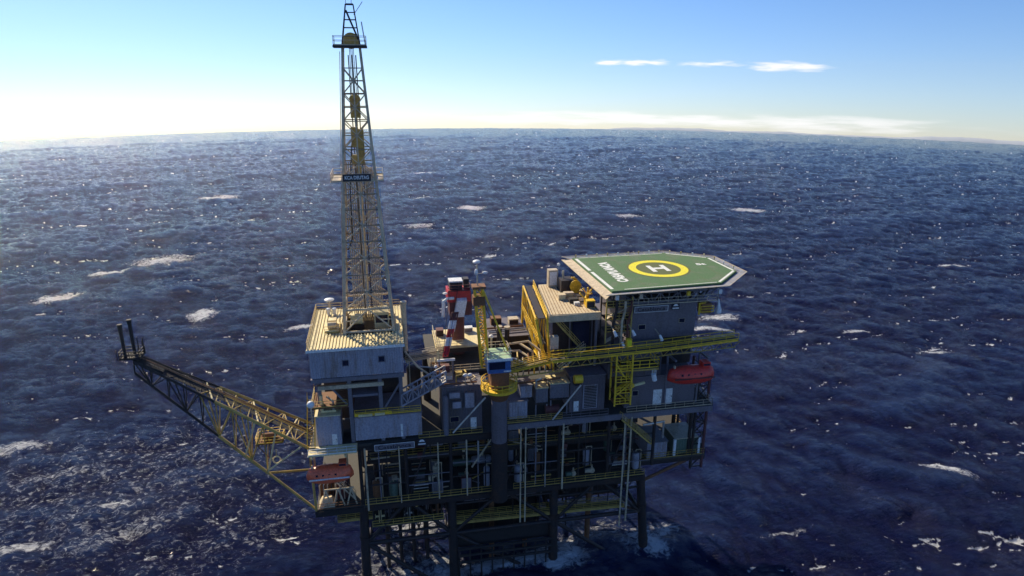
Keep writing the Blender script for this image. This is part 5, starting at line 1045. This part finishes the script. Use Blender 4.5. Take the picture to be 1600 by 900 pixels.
# left end under the lifeboat
for l, x, y, h, m in (('dark red cubicle with pipework under the left lifeboat', -3.4, 3.5, 4.0, 'maroon'), ('rust-brown cubicle at the left corner under the lifeboat', -6.2, 4.6, 3.0, 'rust')):
    t = thing('machinery_cubicle', l, 'machine', (x, y, 18.1)); MB().box(x - 1.2, y - 1, 18.1, x + 1.2, y + 1.4, 18.1 + h).build('housing', m, t)
    for i in range(4): xx = x - 1 + i * .65; MB().path([(xx, y - 1.3, 18.2), (xx, y - 1.3, 18.4 + h * .7), (xx + .3, y - 1.0, 18.6 + h * .8)], .1).build('pipe', ['galv', 'pipe', 'netp', 'dark'][i], t, smooth=True)
t = thing('tripod_frame', 'sandy brown splayed pipe frame on the left end of the lower deck', 'frame', (-4, 1, 18.1))
for a, b in (((-6.8, .4, 18.2), (-6.0, 1, 21.0)), ((-5.2, .4, 18.2), (-6.0, 1, 21.0)), ((-4.8, .4, 18.2), (-4, 1, 21.2)), ((-3.0, .4, 18.2), (-4, 1, 21.2)), ((-2.6, .4, 18.2), (-1.8, 1, 21.0)), ((-1, .4, 18.2), (-1.8, 1, 21.0))): MB().tube(a, b, .13).build('strut', 'timber', t, smooth=True)
MB().tube((-6.2, 1, 21.1), (-1.4, 1, 21.1), .14).build('top_bar', 'timber', t, smooth=True)
t = thing('tarpaulin_pile', 'pale sandy covered heap on the deck at the far left corner', 'covered load', (-6, 2, 18.1)); mb = MB(); mb.add([(-7.2, .2, 18.12), (-4.6, .2, 18.12), (-4.4, 2.4, 18.12), (-7.3, 2.6, 18.12), (-6.6, .9, 19.5), (-5.1, 1.0, 19.7), (-5.2, 1.9, 19.5), (-6.7, 2.0, 19.4)], [(3, 2, 1, 0), (4, 5, 6, 7), (0, 1, 5, 4), (1, 2, 6, 5), (2, 3, 7, 6), (3, 0, 4, 7)]); mb.build('cover', 'timber', t)
MB().rail([(-7.5, -.1, 18.1), (-.4, -.1, 18.1)], h=1.1).build('handrail', 'rust', P)
# yellow and dark clutter left of the upper cabins, under the helideck corner
t = thing('stair_tower', 'dim yellow-brown stair and pipe tower under the front left corner of the helideck', 'stair tower', (43.8, 3, 43.6))
for x in (41.9, 46.4):
    for y in (1.6, 4.4): MB().bar((x, y, 43.6), (x, y, 51.8), .22).build('post', 'paleyellow' if y < 2 else 'dark', t)
for k, z in enumerate((45.6, 47.8, 50.0)): MB().box(41.9, 1.6, z, 46.4, 4.4, z + .1).build('landing', 'dark', t); MB().rail([(41.9, 1.55, z + .1), (46.4, 1.55, z + .1)], step=1.1, r=.05).build('handrail', 'paleyellow', t)
MB().bar((42.2, 2.4, 43.7), (46.0, 2.4, 45.6), .9, .18).build('stair_flight', 'galv', t); MB().bar((46.0, 3.4, 45.7), (42.2, 3.4, 47.8), .9, .18).build('stair_flight', 'galv', t); MB().bar((42.2, 2.4, 47.9), (46.0, 2.4, 50.0), .9, .18).build('stair_flight', 'galv', t)
for i, (x, m, l) in enumerate(((43.1, 'dark', 'black'), (44.6, 'galv', 'tan'), (45.7, 'maroon', 'dark red'))): pipe_thing(l + ' exhaust pipe climbing through the stair tower to the helideck corner', [(x, 1.3, 43.6), (x, 1.3, 47.5), (x + .4, 1.1, 49.6), (x + .4, 1.1, 51.3)], .26 - .04 * i, m, 'exhaust_pipe')
# clutter on the pipe deck between pedestal crane and laydown deck
for i in range(8):
    x = 25.0 + i * .95; z0 = 38.65; m = ['rust', 'timber', 'paleyellow', 'galv', 'rust', 'yellow', 'timber', 'galv'][i]; h = [2.2, 1.4, 2.8, 1.8, 2.4, 1.6, 2.6, 1.5][i]; nm = ['first', 'second', 'third', 'fourth', 'fifth', 'sixth', 'seventh', 'eighth'][i]
    pipe_thing('%s looped pipe from the blue cab along the front of the pipe deck' % nm, [(x, 2.2, z0), (x, 2.2, z0 + h), (x + .5, 5.2, z0 + h + .2), (x + .5, 5.2, z0)], .13, m, 'looped_pipe')

for i, (x0_, x1_, z_, y_) in enumerate(((14.5, 33, 15.4, 1.2), (34, 49.5, 14.6, 1.2), (1, 14, 11.0, 1.2), (15, 33, 13.2, 20), (34, 49.5, 12.6, 20))):
    MB().tube((x0_, y_, z_), (x1_, y_, z_), .22).build('lower_beam', 'dark', P, smooth=True); MB().truss(((x0_, y_ + .3, z_), (x1_, y_ + .3, z_)), ((x0_, y_ + .3, 17), (x1_, y_ + .3, 17)), False, 8, .1).build('lower_lattice', 'dark', P)
fill([(13.0, 'cellar platform', (5.5, 9.5))], (0, 1), ['dark', 'rust', 'grey', 'maroon']); fill([(13.6, 'cellar platform', (6.0, 11.0))], (2, 3), ['dark', 'rust', 'grey', 'maroon'])
t = thing('boat_landing', 'dark boat landing frame at the waterline under the middle of the platform', 'landing frame', (25, -1, 2))
for z_ in (3.6, 5.0, 6.4): MB().tube((16, .2, z_), (33, .2, z_), .25).build('fender_bar', 'soot_shade', t, smooth=True)
for x_ in range(16, 34, 2): MB().tube((x_, .2, -1), (x_, .2, 6.6), .15).build('fender_post', 'soot_shade', t, smooth=True)
t = thing('hanging_module', 'dark box module slung under the right half of the lower deck', 'module', (41, 9, 12.6)); MB().box(35.5, 6, 12.8, 48, 18, 16.9).build('wall', 'dark', t); MB().rail([(35.4, 5.8, 12.8), (48, 5.8, 12.8)], r=.05).build('handrail', 'paleyellow', t)

for gx, bx in ((0, -.6), (15.0, .2), (33.5, 0), (50.0, 2.0)):
    for gy, by in ((1.5, -1.2), (23.5, 1.2)):
        f_ = lambda z: V3((gx + bx * (1 - (z + 8) / 25.2), gy + by * (1 - (z + 8) / 25.2), z))
        MB().tube(f_(-3), f_(4.2), .88, .86, 16).build('splash_zone_band', 'dark', P, smooth=True)
t = thing('shade_sheet', 'black sheet added to darken the space behind the boat landing', 'wall', (24, 10, 5)); MB().box(15.8, 10, 2.2, 33, 10.3, 17).build('dark_sheet', 'soot_shade', t)  # added black sheet: darkens the bay and shades the foam in front
for x_ in (16, 20, 24, 28, 32.6): MB().bar((x_, 9.8, 1.0), (x_, 9.8, 17), .4).build('stiffener', 'dark', t)
MB().box(15.6, 1.4, 6.0, 33, 1.6, 9.2).build('landing_back_panel', 'soot_shade', P)  # dark panel added behind the landing to fill it in

# small gear on the open roofs around the cranes
for l, p, r_, m in (('yellow-brown pipe curling over the grey module roof beside the boom rest', [(16.4, 2.0, 38.2), (16.4, 2.0, 39.6), (18.2, 2.6, 39.8), (18.2, 5.0, 39.2)], .14, 'paleyellow'),
    ('rust-brown pipe lying along the front of the grey module roof', [(14.4, 1.5, 38.5), (19.8, 1.5, 38.5)], .16, 'rust'), ('tan hose looped on the grey module roof near the blue cab', [(18.8, 2.4, 38.3), (19.8, 3.4, 38.5), (19.4, 4.6, 38.4), (18.4, 3.6, 38.3)], .1, 'timber'),
    ('long pale pipe across the flat dark module behind the yellow mast', [(23.8, 14, 42.1), (30.8, 14.4, 42.1)], .2, 'pipe'), ('rust-brown pipe across the flat dark module behind the yellow mast', [(23.8, 16, 42.1), (30.8, 16.4, 42.1)], .2, 'rust'),
    ('beige pipe bending down from the pipe deck towards the yellow lattice walkway', [(27.0, 7.5, 42.4), (29.8, 7.5, 42.6), (31.6, 5.0, 41.6), (31.8, 4.4, 38.8)], .2, 'timber')): pipe_thing(l, p, r_, m)
crate('pale box on the grey module roof below the boom rest', 14.5, 3.6, 38.2, 1.5, 1.3, .9, 'netp', 'white'); crate('yellow box on the grey module roof below the boom rest', 16.6, 4.4, 38.2, 1.1, .9, .8, 'paleyellow', 'dark')
crate('rust-brown box at the rear of the flat dark module', 25.0, 18.5, 41.8, 2.0, 1.6, 1.2, 'rust', 'dark'); crate('grey box at the rear right of the flat dark module', 28.4, 18.0, 41.8, 1.8, 1.6, 1.0, 'galv', 'dark')
crate('white box on the beige platform beside the red crane', 19.6, 16.6, 41.3, 1.6, 1.2, .9, 'white', 'grey'); crate('dark red box on the beige platform left of the red crane', 14.4, 15.8, 41.3, 1.3, 1.5, 1.1, 'maroon', 'dark')
stair('outside_stair', 'brown and yellow stair slanting across the dark housing under the sandy laydown deck', (33.6, 4.2, 47.6), (38.4, 4.2, 42.0), 1.0, 'paleyellow')
stair('outside_stair', 'lower tan stair continuing down to the long yellow-railed walkway under the laydown deck', (38.6, 2.6, 42.6), (34.0, 2.6, 38.8), 1.0, 'galv')
t = thing('hose_station', 'rust-red hose station between the yellow lattice walkway and the dark housing', 'hose reel', (33.2, 2.2, 39)); MB().box(32.4, 1.8, 43.2, 33.8, 2.8, 45.4).build('cabinet', 'netp', t); MB().tube((32.5, 1.5, 42.2), (33.7, 1.5, 42.2), .7, n=14).build('reel', 'rust', t, smooth=True); MB().bar((33.1, 2.3, 38.8), (33.1, 2.3, 43.2), .25).build('stand', 'yellow', t)
t = thing('storage_rack', 'tan steel rack of short pipes on the flat roof left of the blue cab', 'rack', (12.9, 8, 38.6))
for x_ in (12.7, 13.5): MB().rail([(x_, 7, 38.6), (x_, 10, 38.6)], h=1.3, r=.06).build('side_frame', 'galv', t)
for i in range(5): MB().tube((12.6, 7.3 + i * .55, 39.0), (15.4, 7.3 + i * .55, 39.0), .14).build('pipe', ['rust', 'pipe', 'galv', 'rust', 'timber'][i], t, smooth=True)

rr = random.Random(77)
for i in range(26):     # small lines and braces strung between the legs
    x_ = rr.uniform(1, 48); y_ = rr.uniform(.2, 14); z_ = rr.uniform(9.8, 16.6); k = i % 3
    q_ = (x_ + rr.uniform(3, 9), y_, z_) if k == 0 else ((x_, y_, 17.3) if k == 1 else (x_ + rr.uniform(2, 4), y_, 17.2))
    MB().tube((x_, y_, z_ if k != 1 else rr.uniform(4, 12)), (min(q_[0], 49.5), q_[1], q_[2] + (.01 if k == 0 else 0)), rr.choice([.09, .12, .16]), n=7).build('hanging_pipe', rr.choice(['dark', 'dark', 'rust', 'paleyellow', 'grey', 'soot_shade']), P, smooth=True)
for i in range(40):     # cable trays, junction boxes and small lines over the front of the open decks
    b = rr.randrange(6); a_, c_ = GX[b] + .4, GX[b + 1] - .4; z_ = rr.choice([18.6, 19.4, 20.2, 24.4, 25.2, 27.4, 28.0]) + rr.uniform(-.2, .2); x_ = rr.uniform(a_, c_ - 2)
    if i % 2: MB().tube((x_, rr.uniform(1.2, 4), z_), (min(c_, x_ + rr.uniform(1.5, 5)), rr.uniform(1.2, 4), z_), rr.choice([.06, .1, .14]), n=7).build('small_line', rr.choice(['galv', 'rust', 'dark', 'grey', 'maroon', 'paleyellow']), P, smooth=True)
    else: y_ = rr.uniform(.8, 3.5); MB().box(x_, y_, z_, x_ + rr.uniform(.4, 1.3), y_ + .5, z_ + rr.uniform(.4, 1.2)).build('junction_box', rr.choice(['grey', 'rust', 'dark', 'maroon', 'galv']), P)

for l, b in (('black sheet added to deepen the dark behind the left cellar platform', (1, 14.5, 8.5, 14.5, 14.7, 17)), ('black sheet added to deepen the dark under the right half of the lower deck', (34, 11.5, 6.5, 49.6, 11.7, 12.7))):  # black sheets added as dark fill for the shade below the deck
    t = thing('dark_fill_screen', l, 'screen', (b[0], b[1], b[2])); MB().box(*b).build('dark_sheet', 'soot_shade', t)
    for k in range(5): x_ = b[0] + .3 + k * (b[3] - b[0] - .6) / 4; MB().bar((x_, b[1] - .2, b[2] - .6), (x_, b[1] - .2, b[5] - .02), .3).build('stiffener', 'dark', t)
